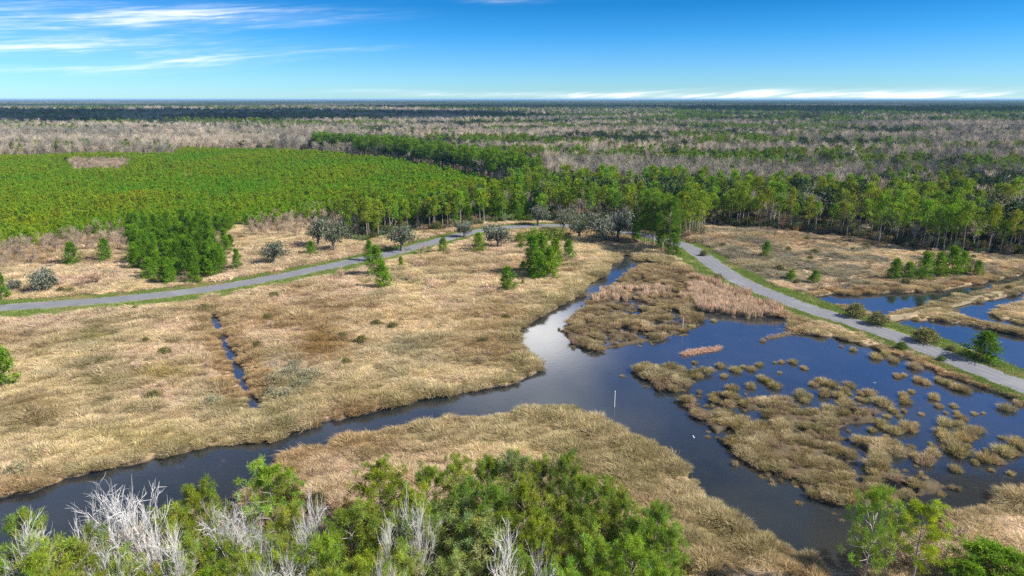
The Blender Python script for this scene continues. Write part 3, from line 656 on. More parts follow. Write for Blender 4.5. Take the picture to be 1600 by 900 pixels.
BARE_BIG = [bare(9.5, dirs, PALE, lens=(.66, .36, .19, .10), kids=(11, 6, 5), trunk_t=.36, spread=.80, rmin=.013, up=.22, r0=.017) for dirs in ([(0, 0, 1)], [(.12, 0, 1)], [(.22, 0, 1), (-.26, .1, 1)], [(.2, .2, 1), (-.22, -.1, 1)], [(-.1, .05, 1)])]
GREYB = np.array([.40, .355, .275])
BARE_MID = [bare(15, [(rng.normal(0, .06), rng.normal(0, .06), 1)], GREYB, lens=(.60, .36, .17), kids=(17, 8), trunk_t=.34, up=.38, spread=.85, rmin=.045, r0=.011, sides=4) for _ in range(5)]
SHRUB_BARE = [bare(3.0, [(rng.normal(0, .5), rng.normal(0, .5), 1) for _ in range(8)], GREYB * [1.1, .98, .92], lens=(.62, .36, .2), kids=(5, 4), trunk_t=.3, up=.3, rmin=.018, r0=.009, sides=4) for _ in range(3)]

def oak(h=8.5, w=5.5, leaf=(.085, .105, .042), moss=.5, n=110, kn=11):
    tr, cr, ms = MB(), MB(), MB(); cc = []
    tube(tr, [(0, 0, -.3), (.1, 0, h * .12), (.05, .1, h * .25)], [.055 * h, .045 * h, .04 * h], 7, (.17, .15, .13))
    for i in range(9):
        a = i * 2.4 + rng.normal(0, .3); e = rng.uniform(.25, 1.1); L = w * rng.uniform(.7, 1.05) * (.6 + .4 * math.cos(e))
        d = np.array([math.cos(a) * math.cos(e), math.sin(a) * math.cos(e), math.sin(e) * 1.1]); p = np.array([.05, .1, h * .22])
        K = np.array([p + d * L * f + rng.normal(0, .08 * L * f, 3) + [0, 0, .12 * L * math.sin(f * 3.1)] for f in (0, .25, .5, .75, 1)])
        tube(tr, K, np.array([.03, .024, .018, .012, .006]) * h, 5, (.24, .225, .20))
        for j in range(n // 9):
            q = at(K, rng.uniform(.35, 1)) + rng.normal(0, .13 * w, 3) * [1, 1, .8]; cc.append(q)
    cc = np.array(cc); cc[:, 2] = np.clip(cc[:, 2], h * .2, h); m = len(cc)
    C = np.repeat(cc, kn, 0) + rng.normal(0, .38, (m * kn, 3)); k = m * kn
    kites(cr, C, rng.normal(size=(k, 3)) + [0, 0, .2], rng.uniform(.4, .75, k), rng.uniform(.10, .2, k), np.repeat(rng.uniform(.65, 1.35, (m, 1)), kn, 0) * jit_col(leaf, k, .25, .12))
    g = rng.integers(0, m, int(m * 9 * moss)); Q = cc[g] + rng.normal(0, .5, (len(g), 3)) + [0, 0, .35]; k = len(g)
    D = V3(rng.normal(0, .5, k), rng.normal(0, .5, k), rng.normal(-.25, .7, k))
    kites(ms, Q, D, rng.uniform(.5, 1.1, k), rng.uniform(.05, .12, k), jit_col((.26, .265, .215), k, .25, .05))
    return tr.build('oak_trunk', M_BARK, True), cr.build('oak_crown', M_LEAF), ms.build('oak_moss', M_MOSS)
OAK = [oak(), oak(9.5, 6.0, moss=.9), oak(7.5, 5.0, moss=1.6), oak(8, 5.2, leaf=(.09, .105, .05), moss=1.1)]
def bush(h, w, leaf, n=60, kn=12, L=.3):
    cr, tr = MB(), MB(); th = rng.uniform(0, 6.28, n); q = np.sqrt(rng.uniform(0, 1, n)); z = rng.uniform(.1, 1, n) ** .8
    cc = V3(np.cos(th) * q * w * np.sqrt(1.02 - z * z * .9), np.sin(th) * q * w * np.sqrt(1.02 - z * z * .9), z * h)
    for i in range(6):
        e = cc[i * 7 % n]; tube(tr, [(0, 0, -.15), e * [.4, .4, .5], e * .85], [.05, .035, .012], 4, (.2, .17, .13))
    C = np.repeat(cc, kn, 0) + rng.normal(0, .2, (n * kn, 3)); k = n * kn
    kites(cr, C, rng.normal(size=(k, 3)) + [0, 0, .3], rng.uniform(.6, 1.2, k) * L, rng.uniform(.1, .25, k) * L * 1.2, np.repeat(rng.uniform(.7, 1.3, (n, 1)), kn, 0) * jit_col(leaf, k, .25, .1))
    return tr.build('bush_stems', M_BARK), cr.build('bush_leaves', M_LEAF)
BUSH_OLIVE = [bush(2.0, 1.7, (.17, .165, .06), 120, 16, .34), bush(1.8, 2.1, (.16, .16, .065), 130, 16, .34)]
BUSH_GREEN = [bush(1.9, 1.1, (.17, .24, .03)), bush(1.4, 1.0, (.13, .19, .03), 40)]
BUSH_GREY = [bush(1.9, 1.6, (.21, .195, .12), 50, 10, .32), bush(1.5, 1.9, (.24, .215, .15), 50, 10, .32)]

def joined(name, parts):          # trunk and crown in one mesh, for far copies that show no parts
    V, T, C, MI, mats, n = [], [], [], [], [], 0
    for me in parts:
        nv, nt = len(me.vertices), len(me.polygons); v = np.empty(nv * 3, np.float32); me.vertices.foreach_get('co', v)
        t = np.empty(nt * 3, np.int32); me.loops.foreach_get('vertex_index', t); c = np.empty(nv * 4, np.float32); me.attributes['col'].data.foreach_get('color', c)
        V.append(v.reshape(-1, 3)); T.append(t.reshape(-1, 3) + n); C.append(c.reshape(-1, 4)[:, :3]); MI.append(np.full(nt, len(mats))); mats.append(me.materials[0]); n += nv
    return mesh(name, np.concatenate(V), np.concatenate(T), mats, np.concatenate(MI), np.concatenate(C))
J_STAND = [joined('stand_pine', p) for p in STAND]; J_PLANT = [joined('young_pine', p) for p in PLANTN]; J_BARE = [joined('bare_tree', p) for p in BARE_MID]; J_SHRUB = [joined('bare_shrub', p) for p in SHRUB_BARE]
J_GREY = [joined('grey_bush', p) for p in BUSH_GREY + BUSH_OLIVE]
def round_tree(h, leaf, n=46, kn=8):
    cr, tr = MB(), MB(); tube(tr, [(0, 0, -.3), (0, 0, h * .5)], [.3, .18], 5, (.2, .17, .14))
    d = rng.normal(size=(n, 3)); d[:, 2] = np.abs(d[:, 2]) * .9 - .15; d /= np.linalg.norm(d, axis=1)[:, None]
    cc = d * [h * .36, h * .36, h * .40] * rng.uniform(.55, 1.05, (n, 1)) + [0, 0, h * .58]; C = np.repeat(cc, kn, 0) + rng.normal(0, h * .04, (n * kn, 3)); k = n * kn
    kites(cr, C, rng.normal(size=(k, 3)) + [0, 0, .3], h * rng.uniform(.07, .12, k), h * rng.uniform(.02, .04, k), np.repeat(rng.uniform(.65, 1.35, (n, 1)), kn, 0) * jit_col(leaf, k, .2, .1))
    return joined('evergreen_tree', [tr.build('t', M_BARK), cr.build('c', M_LEAF)])
EVER = [round_tree(12, (.06, .095, .028)), round_tree(11, (.075, .115, .03)), round_tree(13, (.05, .08, .032)), round_tree(11, (.10, .105, .045))]

COUNT = {}
def tree(kind, parts, names, x, y, sc, label, cat, group=None, tint=None, z=0.0, rz=None, sz=None):
    o = empty(kind, (x, y, z), rng.uniform(0, 6.28) if rz is None else rz); o.scale = (sc, sc, sz or sc); tag(o, label, cat, group)
    for nm, me in zip(names, parts):
        c = ob(nm, me, o)
        c['tint'] = tuple(tint) if (tint is not None and nm not in ('trunk', 'stems')) else (1.0, 1.0, 1.0)
    COUNT[kind] = COUNT.get(kind, 0) + 1
    return o
def dims(parts):                  # height and mean crown width of a plant's meshes
    hs, ws = 0, []
    for me in parts:
        v = np.empty(len(me.vertices) * 3, np.float32); me.vertices.foreach_get('co', v); v = v.reshape(-1, 3); hs = max(hs, np.percentile(v[:, 2], 99.7)); ws.append(np.percentile(np.hypot(v[:, 0], v[:, 1]), 96) * 2)
    return hs, max(ws)
TC = ('trunk', 'crown'); OC = ('trunk', 'crown', 'moss_foliage'); BC = ('trunk', 'branches'); SC = ('stems', 'leaves')
def scale_px(px, py, hpx, hm):    # scale that makes a plant hm tall span hpx photo pixels at its foot
    x, y = gp(px, py); t = to_px(np.array([x]), np.array([y]), hm)[1][0]; return hpx / (py - t)

# ------------------------------------------------------------------ single trees and bushes of the open marsh
def field_pine(px, py, hpx, label, v=0, wide=1.0, tint=(1, 1, 1)):
    x, y = gp(px, py); k = scale_px(px, py, hpx, 5.5)
    o = tree('pine_tree', YOUNG[v % 5], TC, x, y, k * wide, label, 'pine tree', tint=tint, sz=k)
for a in [
    (113, 413, 32, 'rounded dark green pine alone in the straw field before the bare thicket', 0, 1.25, (.7, .85, .8)),
    (166, 409, 34, 'slim dark conical pine in the straw field beside the rounded one', 1, .95, (.75, .9, .8)),
    (4, 606, 60, 'bright green pine cut by the picture edge in the straw marsh', 2, 1.25),
    (3, 468, 40, 'dark pine at the picture edge above the road, beside the grey mossy oak', 3, .9, (.6, .75, .7)),
    (487, 400, 22, 'small round green pine beside the mossy oak pair above the road', 4, 1.2, (.9, 1, .8)),
    (577, 408, 30, 'dark slim pine at the road edge, topmost of the three in a line', 0, .85, (.75, .9, .8)),
    (589, 432, 44, 'middle pine of the three in a line below the road', 1, 1.0),
    (600, 451, 38, 'bushy bright pine closest to the creek of the three in a line', 2, 1.15, (1.0, 1.1, .8)),
    (627, 419, 17, 'tiny yellow-green pine in the straw between the three pines and the bare shrubs', 3, 1.0, (1.3, 1.1, .9)),
    (693, 396, 24, 'small light green pine below the road between two mossy oaks', 4, 1.1, (1.2, 1.0, .9)),
    (748, 394, 28, 'round yellow-green pine touching the big grey oak below the road', 0, 1.25, (1.2, 1.1, .8)),
    (793, 456, 36, 'dark round pine alone in the middle of the straw marsh', 1, 1.25, (.75, .85, .8)),
    (832, 432, 58, 'tall pine of the tight clump beside the creek, on its dark side', 2, .85, (.8, .92, .8)),
    (846, 428, 58, 'tall bright pine in the middle of the tight clump beside the creek', 3, .85),
    (866, 420, 44, 'shorter yellow-green pine of the tight clump, on the creek side', 4, 1.0, (1.15, 1.08, .8)),
    (840, 437, 40, 'low bushy pine at the front of the tight clump beside the creek', 0, 1.15, (.9, 1, .8)),
    (858, 436, 46, 'bright bushy pine at the front of the tight clump beside the creek', 1, 1.0, (1.15, 1.1, .8)),
    (889, 406, 29, 'round dark pine between the tight clump and the creek', 2, 1.1, (.8, .95, .8)),
    (817, 424, 15, 'tiny bright green pine beside the tight clump', 3, 1.1, (1.1, 1.1, .8)),
    (817, 447, 10, 'tiny yellow pine seedling near the dark round pine in the marsh', 4, 1.1, (1.6, 1.15, .9)),
    (1196, 403, 24, 'small dark pine alone in the field behind the sloping road', 0, 1.15, (.75, .85, .9)),
    (1235, 438, 15, 'smaller green pine of the two beside the sloping road', 1, 1.6, (.9, 1.0, .8)),
    (1272, 442, 18, 'bigger green pine of the two beside the sloping road', 2, 1.5, (.85, 1.0, .8)),
    (1397, 436, 30, 'low bushy pine at the start of the pine row beside the dike', 3, 1.2, (.9, 1.0, .9)),
    (1418, 437, 26, 'second bushy pine in the row beside the dike', 4, 1.3, (.95, 1.0, .9)),
    (1443, 436, 38, 'third pine, pointed, in the row beside the dike', 0, 1.05, (1.0, 1.05, .9)),
    (1466, 433, 36, 'fourth pine in the row beside the dike, yellow-green', 1, 1.1, (1.1, 1.05, .9)),
    (1486, 431, 42, 'tallest pine of the row beside the dike', 2, 1.1, (.95, 1.0, .9)),
    (1503, 428, 32, 'pine near the end of the row beside the dike', 3, 1.15, (1.05, 1.05, .9)),
    (1527, 431, 22, 'last small pine standing apart at the end of the row beside the dike', 4, 1.2, (1.1, 1.05, .9))]:
    field_pine(*a)
x, y = gp(1535, 562); hh, ww = dims(YOUNG[1]); tree('pine_tree', YOUNG[1], TC, x, y, 6.6 / ww, 'big spreading pine alone on the bank between the road and the pond', 'pine tree', tint=(.72, .72, .7), sz=5.3 / hh)
def green_clump():
    for i, (px, py, h) in enumerate([(812, 380, 16), (822, 374, 15), (834, 378, 20), (845, 372, 16), (856, 378, 18), (866, 372, 15), (876, 378, 18), (888, 374, 13), (830, 386, 18), (815, 388, 12)]):
        x, y = gp(px, py); k = scale_px(px, py, h, 1.9)
        tree('bush', BUSH_GREEN[i % 2], SC, x, y, k, 'bright yellow-green bush in the thicket below the road by the mossy oaks', 'bush', 'yellow-green bushes below the road', tint=rng.uniform(.85, 1.2) * np.array([1, 1, 1]))
green_clump()
for i, (px, py, h, w, lab) in enumerate([(1336, 496, 22, 1.0, 'olive bush on the road bank beside the dike track'), (1371, 508, 22, 1.0, 'yellow-olive round bush between the road and the sandy track'),
    (1445, 535, 22, 1.35, 'long olive bush on the bank between the road and the pond'), (1485, 548, 9, 1.0, 'little brown bush on the bank before the big spreading pine'), (1408, 546, 12, 1.1, 'low green bush on the pond side of the road'),
    (1470, 564, 9, 1.0, 'small green weed bush on the pond side of the road, beyond the big pine'), (1122, 440, 12, 1.1, 'small dark bush on the verge of the sloping road above the pink reeds'), (1100, 400, 10, 1.0, 'small olive bush where the road leaves the pines')]):
    x, y = gp(px, py); k = scale_px(px, py, h, 2.0); tree('bush', BUSH_OLIVE[i % 2], SC, x, y, k * w * .75, lab, 'bush', sz=k * .85, tint=(1.25, 1.2, 1.2) if i not in (4, 5) else (.8, 1.2, .7))
for i, (px, py, h, w, v, lab) in enumerate([
    (68, 458, 50, .85, 2, 'grey lichen-covered oak beside the road, over a dark bush'), (25, 456, 26, .8, 3, 'low grey mossy oak beside the lichen-covered one'),
    (428, 413, 40, .95, 1, 'dark mossy oak with a grey top standing alone above the road'), (522, 394, 60, .62, 0, 'tall dark oak hung with moss, front tree of the grove above the road'),
    (498, 386, 50, .7, 1, 'mossy oak behind the tall dark one in the grove above the road'), (548, 372, 48, .7, 2, 'grey mossy oak at the pine side of the grove above the road'),
    (628, 392, 46, .92, 1, 'spreading mossy oak at the bend of the road casting shadow on it'), (725, 371, 34, .75, 2, 'small grey mossy oak at the road edge below the pines'),
    (778, 388, 50, .85, 2, 'wide pale grey oak below the road beside a yellow-green pine'), (905, 376, 52, .8, 0, 'dark oak in the grove between the road and the creek head'),
    (940, 380, 56, .8, 3, 'grey-topped oak in the middle of the grove by the creek head'), (965, 374, 60, .75, 2, 'pale mossy oak in the grove beside the tall roadside pines'),
    (880, 362, 40, .7, 1, 'dark mossy oak over the far road bend'), (840, 352, 40, .7, 3, 'mossy oak before the pines on the far side of the road bend'), (600, 360, 46, .6, 2, 'bare grey mossy oak among the pines behind the road'),
    (690, 352, 40, .6, 3, 'mossy oak at the pine edge behind the road')]):
    x, y = gp(px, py); k = scale_px(px, py, h, 8.3); tree('oak_tree', OAK[v], OC, x, y, k * w * 1.15, lab, 'oak tree', sz=k)
for i, (px, py, h, w) in enumerate([(155, 446, 32, 1.3), (135, 448, 24, 1.2), (100, 450, 26, 1.1), (535, 436, 22, 1.2), (682, 452, 22, 1.2), (668, 446, 18, 1.2), (710, 446, 16, 1.2), (690, 470, 18, 1.4), (765, 460, 20, 1.6), (640, 440, 20, 1), (655, 420, 22, .9), (660, 398, 20, .9), (605, 450, 14, 1.2), (520, 440, 14, 1.2),
    (880, 408, 16, 1.1), (700, 400, 14, 1.2), (850, 395, 16, 1.3), (790, 400, 14, 1.3), (820, 408, 12, 1.2), (1125, 385, 14, 1.2)]):
    x, y = gp(px, py); k = scale_px(px, py, h, 3.0); tree('bare_shrub', SHRUB_BARE[i % 3], ('stems', 'branches'), x, y, k * w, 'leafless pinkish-grey shrub in the straw of the marsh', 'shrub', 'leafless shrubs in the straw marsh', tint=np.array([1.15, 1.0, .95]) * rng.uniform(.85, 1.25), sz=k)
for i, (px, py) in enumerate([(430, 603), (457, 588), (472, 608), (428, 618), (486, 594), (446, 622), (462, 575), (335, 632), (30, 742)]):
    x, y = gp(px, py); k = scale_px(px, py, rng.uniform(13, 20), 1.9); tree('grey_bush', BUSH_GREY[i % 2], SC, x, y, k * 1.1, 'low grey-green bush in the straw near the narrow ditch', 'bush', 'grey-green bushes of the marsh', sz=k, tint=np.array([1.3, 1.35, 1.25]) * rng.uniform(.9, 1.1))

# ------------------------------------------------------------------ stands of pine, nearest trees one by one
def stand(poly_px, s, sfun=None):
    g = gpoly(poly_px); x, y = jitter(g[:, 0].min(), g[:, 0].max(), g[:, 1].min(), g[:, 1].max(), s, .42)
    px, py = to_px(x, y); k = inside(poly_px, px, py) & (np.abs(np.arctan2(x, y)) < R(42)) & (seg_dist(ROAD, x, y) > 7.5); return x[k], y[k], px[k], py[k]
def nearest(x, y, px, n):
    d = np.hypot(x, y) + np.where((px < -10) | (px > 1610), 1e6, 0); o = np.argsort(d); m = np.zeros(x.size, bool); m[o[:n]] = True; return m
def plantation():
    x, y, px, py = stand(PLANT_P, 2.6); row_gap = rng.uniform(size=x.size) < .94
    gap = np.zeros(x.size, bool); jx, jy = px + (fbm(x * .05, y * .05, 73, 3) - .5) * 70, py + (fbm(x * .05, y * .05, 74, 3) - .5) * 9
    for P in ([(105, 254), (205, 253), (200, 271), (120, 272)], [(285, 272), (300, 271), (306, 281), (290, 282)], [(98, 298), (118, 298), (118, 306), (98, 306)], [(270, 240), (283, 240), (280, 252), (272, 252)]): gap |= inside(P, jx, jy)
    gap |= fbm(x * .06, y * .06, 71, 3) > .68
    k = row_gap & ~gap; x, y, px = x[k], y[k], px[k]; n = x.size; B = fbm(x * .03, y * .03, 72, 3)
    sc = rng.uniform(.58, .92, n) * np.clip(1.0 + (px - 450) / 1200, .9, 1.4) * (.8 + .4 * B); tint = np.stack([rng.uniform(.85, 1.2, n) + (B - .5) * .8, rng.uniform(.86, 1.06, n), rng.uniform(.7, 1.1, n)], 1) * rng.uniform(.85, 1.15, (n, 1))
    m = nearest(x, y, px, 165)
    for i in np.where(m)[0]: tree('young_pine_tree', PLANTN[i % 5], TC, x[i], y[i], sc[i], 'young bright green pine at the near edge of the dense plantation', 'pine tree', 'young plantation pines', tint=tint[i])
    f = ~m; scatter('plantation_forest', V3(x[f], y[f], 0 * x[f]), sc[f], rng.uniform(0, 6.28, f.sum()), rng.integers(0, 5, f.sum()), tint[f], J_PLANT, 'dense young pine plantation, bright green, filling the ground beyond the road', 'forest')
    x, y, px, py = stand(WEDGE_P, 3.9); k = rng.uniform(size=x.size) < .92; x, y = x[k], y[k]
    for i in range(x.size): tree('young_pine_tree', YOUNG[i % 5], TC, x[i] + rng.normal(0, 1.6), y[i] + rng.normal(0, 2.2), rng.uniform(.75, 1.2), 'bushy dark green pine in the wedge-shaped clump above the road', 'pine tree', 'pines of the wedge-shaped clump', tint=np.array([.82, .92, .8]) * rng.uniform(.65, 1.25), sz=rng.uniform(.6, 1.35))
plantation()
def tall_stand():
    x, y, px, py = stand(STAND_P, 3.3); n = x.size; d = np.hypot(x, y)
    N1 = fbm(x * .035, y * .06, 81, 3); front = seg_dist(gpoly(STAND_P), x, y, True)
    ptype = np.where((N1 > .55) & (front > 12), 1, 0); ptype = np.where((N1 < .45) & (front > 14), 2, ptype); ptype = np.where((rng.uniform(size=n) < .2) & (front > 6), 2, ptype)
    ptype = np.where((rng.uniform(size=n) < .10) & (front > 6), 1, ptype)
    keep = rng.uniform(size=n) < np.where(front < 12, .66, .54); x, y, px, ptype, front = (a[keep] for a in (x, y, px, ptype, front)); n = x.size
    sc = rng.uniform(.66, 1.14, n) * np.where(px < 800, .85, 1.0); tint = np.stack([rng.uniform(.8, 1.3, n), rng.uniform(.85, 1.1, n), rng.uniform(.7, 1.2, n)], 1) * rng.uniform(.85, 1.2, (n, 1))
    m = nearest(x, y, px, 330) & (ptype == 0)
    for i in np.where(m)[0][:170]: tree('pine_tree', STAND[i % 6], TC, x[i], y[i], sc[i], 'tall slender pine with a bare grey trunk along the wood edge', 'pine tree', 'tall pines of the edge stand', tint=tint[i])
    m = np.zeros(n, bool); m[np.where(nearest(x, y, px, 330) & (ptype == 0))[0][:170]] = True
    for i in np.where(m)[0]: pass
    f = ~m; P = V3(x, y, 0 * x)
    bushy = f & (px < 850) & (rng.uniform(size=n) < .5)
    scatter('evergreen_forest', P[bushy], rng.uniform(1.0, 1.9, bushy.sum()), rng.uniform(0, 6.28, bushy.sum()), rng.integers(0, 5, bushy.sum()), tint[bushy] * [.8, .9, .8], [joined('bushy_pine', p) for p in YOUNG], 'bushy pines crowded behind the mossy oaks at the road bend', 'forest'); f = f & ~bushy
    va = np.where(ptype == 0, rng.integers(0, 6, n), np.where(ptype == 1, 6 + rng.integers(0, 4, n), 10 + rng.integers(0, 5, n))); tint = np.where((ptype == 0)[:, None], tint, rng.uniform(.8, 1.25, (n, 1)))
    scatter('mixed_forest', P[f], sc[f] * np.where(ptype[f] == 2, .8, 1), rng.uniform(0, 6.28, f.sum()), va[f], tint[f], J_STAND + EVER + J_BARE, 'mixed wood of tall pines and evergreens behind the field edge', 'forest')
    ux, uy, upx, upy = stand(STAND_P, 2.5); fr = seg_dist(gpoly(STAND_P), ux, uy, True); k = (fr < 26) & (upy > 325) & (rng.uniform(size=ux.size) < np.where(fr < 9, .7, .45)); ux, uy = ux[k], uy[k]; k = ux.size
    uv = rng.integers(0, 7, k); scatter('edge_undergrowth', V3(ux, uy, 0 * ux), rng.uniform(.6, 1.5, k), rng.uniform(0, 6.28, k), uv, np.stack([rng.uniform(.45, .9, k), rng.uniform(.55, 1.0, k), rng.uniform(.4, .7, k)], 1), J_GREY + J_SHRUB, 'green and brown undergrowth along the foot of the pine wood', 'undergrowth')
    x, y, px, py = stand(COPSE_P, 3.0)
    for i in range(x.size):
        low = i % 5 == 1; k = rng.uniform(1.0, 1.5) if low else rng.uniform(.95, 1.3)
        tree('pine_tree', YOUNG[i % 5] if low else BIG[i % 6], TC, x[i], y[i], k * .9, 'tall dark pine in the copse where the road bends by the creek head', 'pine tree', 'pines of the copse at the road bend', tint=np.array([.68, .82, .7]) * rng.uniform(.7, 1.15), sz=k)
    x, y, px, py = stand(ROW_P, 4.2); n = x.size
    scatter('pine_forest', V3(x, y, 0 * x), rng.uniform(1.0, 1.3, n), rng.uniform(0, 6.28, n), rng.integers(0, 8, n), np.array([.75, .85, .85]) * rng.uniform(.7, 1.1, (n, 1)), J_STAND + EVER[:2], 'dark belt of tall pines behind the young plantation', 'forest')
tall_stand()

# ------------------------------------------------------------------ bare thickets beside the plantation, forest to the skyline
def thickets():
    polys = [[(105, 254), (205, 253), (200, 271), (120, 272)], [(128, 365), (196, 362), (200, 392), (130, 398)], [(-40, 388), (62, 386), (60, 420), (-40, 425)], [(384, 348), (470, 340), (474, 372), (392, 376)], [(60, 380), (130, 372), (130, 395), (60, 400)], [(470, 330), (600, 325), (600, 360), (480, 366)]]
    X, Y = [], []
    for P in polys: x, y, px, py = stand(P, 3.0); X.append(x); Y.append(y)
    x, y = np.concatenate(X), np.concatenate(Y); n = x.size
    sc = rng.uniform(.2, .42, n)
    scatter('bare_undergrowth', V3(x, y, 0 * x), sc, rng.uniform(0, 6.28, n), rng.integers(0, 5, n), np.array([.92, .80, .74]) * rng.uniform(.7, 1.15, (n, 1)), J_BARE, 'thicket of leafless pinkish-grey saplings along the plantation edge', 'undergrowth')
    # low scrub of the flats
    x, y, s = rings(100, 330, lambda r: 4.2, 42); px, py = to_px(x, y); wsd = water_sd(x, y); rd = seg_dist(ROAD, x, y)
    A = fbm(x * .035, y * .035, 91, 3); right = (px > 1090) & (py < 470)
    k = (wsd > 1.5) & (rd > 9) & (py > 352) & ~((px < 90) & (py < 386)) & (A > np.where(right, .40, .56)) & (rng.uniform(size=x.size) < np.where(right, .75, .35))
    for P in (STAND_P, PLANT_P, COPSE_P, WEDGE_P, WOOD_FG): k &= ~inside(P, px, py)
    k &= (sdist(REEDBED, x, y) > 2) & (sdist(ISLAND, x, y) > 2) & (sdist(ISLAND2, x, y) > 2) & (py < 640)
    x, y = x[k], y[k]; n = x.size; va = np.where(rng.uniform(size=n) < .45, rng.integers(0, 3, n), 3 + rng.integers(0, 4, n))
    scatter('scrub_undergrowth', V3(x, y, 0 * x), rng.uniform(.35, .75, n), rng.uniform(0, 6.28, n), va, np.array([1.15, 1.05, 1.0]) * rng.uniform(.8, 1.2, (n, 1)), J_SHRUB + J_GREY, 'low grey-brown and olive scrub dotted over the dry flats', 'undergrowth')
thickets()
def far_forest():
    x, y, s = rings(255, 2700, lambda r: 4.6 + .0032 * (r - 250), 43); px, py = to_px(x, y)
    k = np.ones(x.size, bool)
    for P in (PLANT_P, STAND_P, ROW_P, COPSE_P, WEDGE_P): k &= ~inside(P, px, py)
    lim = np.interp(px, [-200, 270, 560, 700, 800, 840, 1000, 1800], [252, 247, 250, 270, 306, 308, 315, 352]); k &= (py < lim) & (rng.uniform(size=x.size) < .9)
    k &= ~inside([(1186, 213), (1216, 213), (1214, 221), (1186, 221)], px, py)
    hx, hy = gp(1180, 219); k &= np.hypot((x - hx) / 16, (y - hy) / 22) > 1
    x, y, s, px, py = (a[k] for a in (x, y, s, px, py)); n = x.size
    N1 = fbm(x / 150, y / 60, 101, 4); N2 = fbm(x / 60, y / 40, 102, 3); u = rng.uniform(size=n)
    thr = np.where(px < 560, np.where(py > 216, .80, .66), .53); thr = np.where((py < 205) & (px < 760), .52, thr); thr = np.where((py < 198) & (px > 1050), .36, thr); thr = np.where((px > 760) & (py > 292), .47, thr)
    thr = thr + (u - .5) * .24
    ev = N1 > thr; pi = ev & (N2 > .52)
    open_ = ~ev & (N2 < .36) & (py > 195); k2 = ~(open_ & (u < .35))
    sc = rng.uniform(.75, 1.2, n) * np.clip(s / 7.5, .95, 1.6); sc = np.where(~ev, sc * np.where(open_, .6, 1.0), sc * np.where(py > 200, .85, .95))
    va = np.where(pi, rng.integers(0, 6, n), np.where(ev, 6 + rng.integers(0, 4, n), 10 + rng.integers(0, 5, n)))
    pk = np.clip((fbm(x / 90, y / 40, 103, 3) - .38) * 4, 0, 1)[:, None]
    tint = np.where(ev[:, None], np.stack([rng.uniform(.75, 1.15, n), rng.uniform(.75, 1.05, n), rng.uniform(.8, 1.3, n)], 1) * rng.uniform(.7, 1.1, (n, 1)), (np.array([.66, .67, .68]) * (1 - pk) + np.array([1.18, 1.10, 1.05]) * pk) * rng.uniform(.75, 1.25, (n, 1)))
    d = np.hypot(x, y); ind = ~ev & k2 & (px > 0) & (px < 1600); o = np.where(ind)[0]; o = o[np.argsort(d[o])][:200]; m = np.zeros(n, bool); m[o] = True
    for i in o: tree('bare_tree', BARE_MID[i % 5], BC, x[i], y[i], sc[i], 'leafless grey tree at the near edge of the winter woods behind the pines', 'bare tree', 'leafless trees at the edge of the winter woods', tint=tint[i])
    f = k2 & ~m
    scatter('winter_forest', V3(x[f], y[f], 0 * x[f]), sc[f], rng.uniform(0, 6.28, f.sum()), va[f], tint[f], J_STAND + EVER + J_BARE, 'wide winter woods, leafless grey trees mixed with evergreens, reaching to the skyline', 'forest')
    # beyond: blocks of canopy
    def block(cols, nt, h):
        mb = MB()
        for i in range(nt):
            cx, cy = rng.uniform(-50, 50, 2); hh = h * rng.uniform(.7, 1.15); kn = 12; base = cols[rng.integers(len(cols))]
            d = rng.normal(size=(kn, 3)); d[:, 2] = np.abs(d[:, 2]); C = d / np.linalg.norm(d, axis=1)[:, None] * [3.2, 3.2, hh * .35] + [cx, cy, hh * .62]
            kites(mb, C, rng.normal(size=(kn, 3)) + [0, 0, .4], rng.uniform(2.5, 5, kn), rng.uniform(.8, 1.6, kn), jit_col(base, kn, .3, .06))
        return mb.build('canopy', M_LEAF)
    dark = [(.05, .085, .03), (.065, .10, .03), (.045, .07, .03)]; grey = [(.20, .18, .16), (.24, .215, .19), (.16, .15, .125)]
    BL = [block(dark, 230, 14), block(dark, 230, 13), block(grey + dark[:1], 230, 14), block(grey, 230, 14), block(grey + dark, 230, 14)]
    x1, y1, s1 = rings(2650, 6500, lambda r: 92, 42); x2, y2, s2 = rings(6500, 30000, lambda r: 185 + (r - 6500) * .01, 42)
    x, y, s = np.r_[x1, x2], np.r_[y1, y2], np.r_[s1, s2]; n = x.size; N1 = fbm(x / 900, y / 420, 111, 4); az = np.arctan2(x, y)
    va = np.where(N1 + az * .2 > .42, rng.integers(0, 2, n), 2 + rng.integers(0, 3, n)); k = fbm(x / 700, y / 500, 113, 3) < .66
    sz = np.stack([s / 92, s / 92, np.ones(n)], 1)
    scatter('distant_forest', V3(x, y, 0 * x)[k], sz[k], rng.integers(0, 4, k.sum()) * math.pi / 2, va[k], np.ones((k.sum(), 3)) * rng.uniform(.8, 1.15, (k.sum(), 1)), BL, 'dark blue-green woods fading out along the skyline', 'forest')
far_forest()

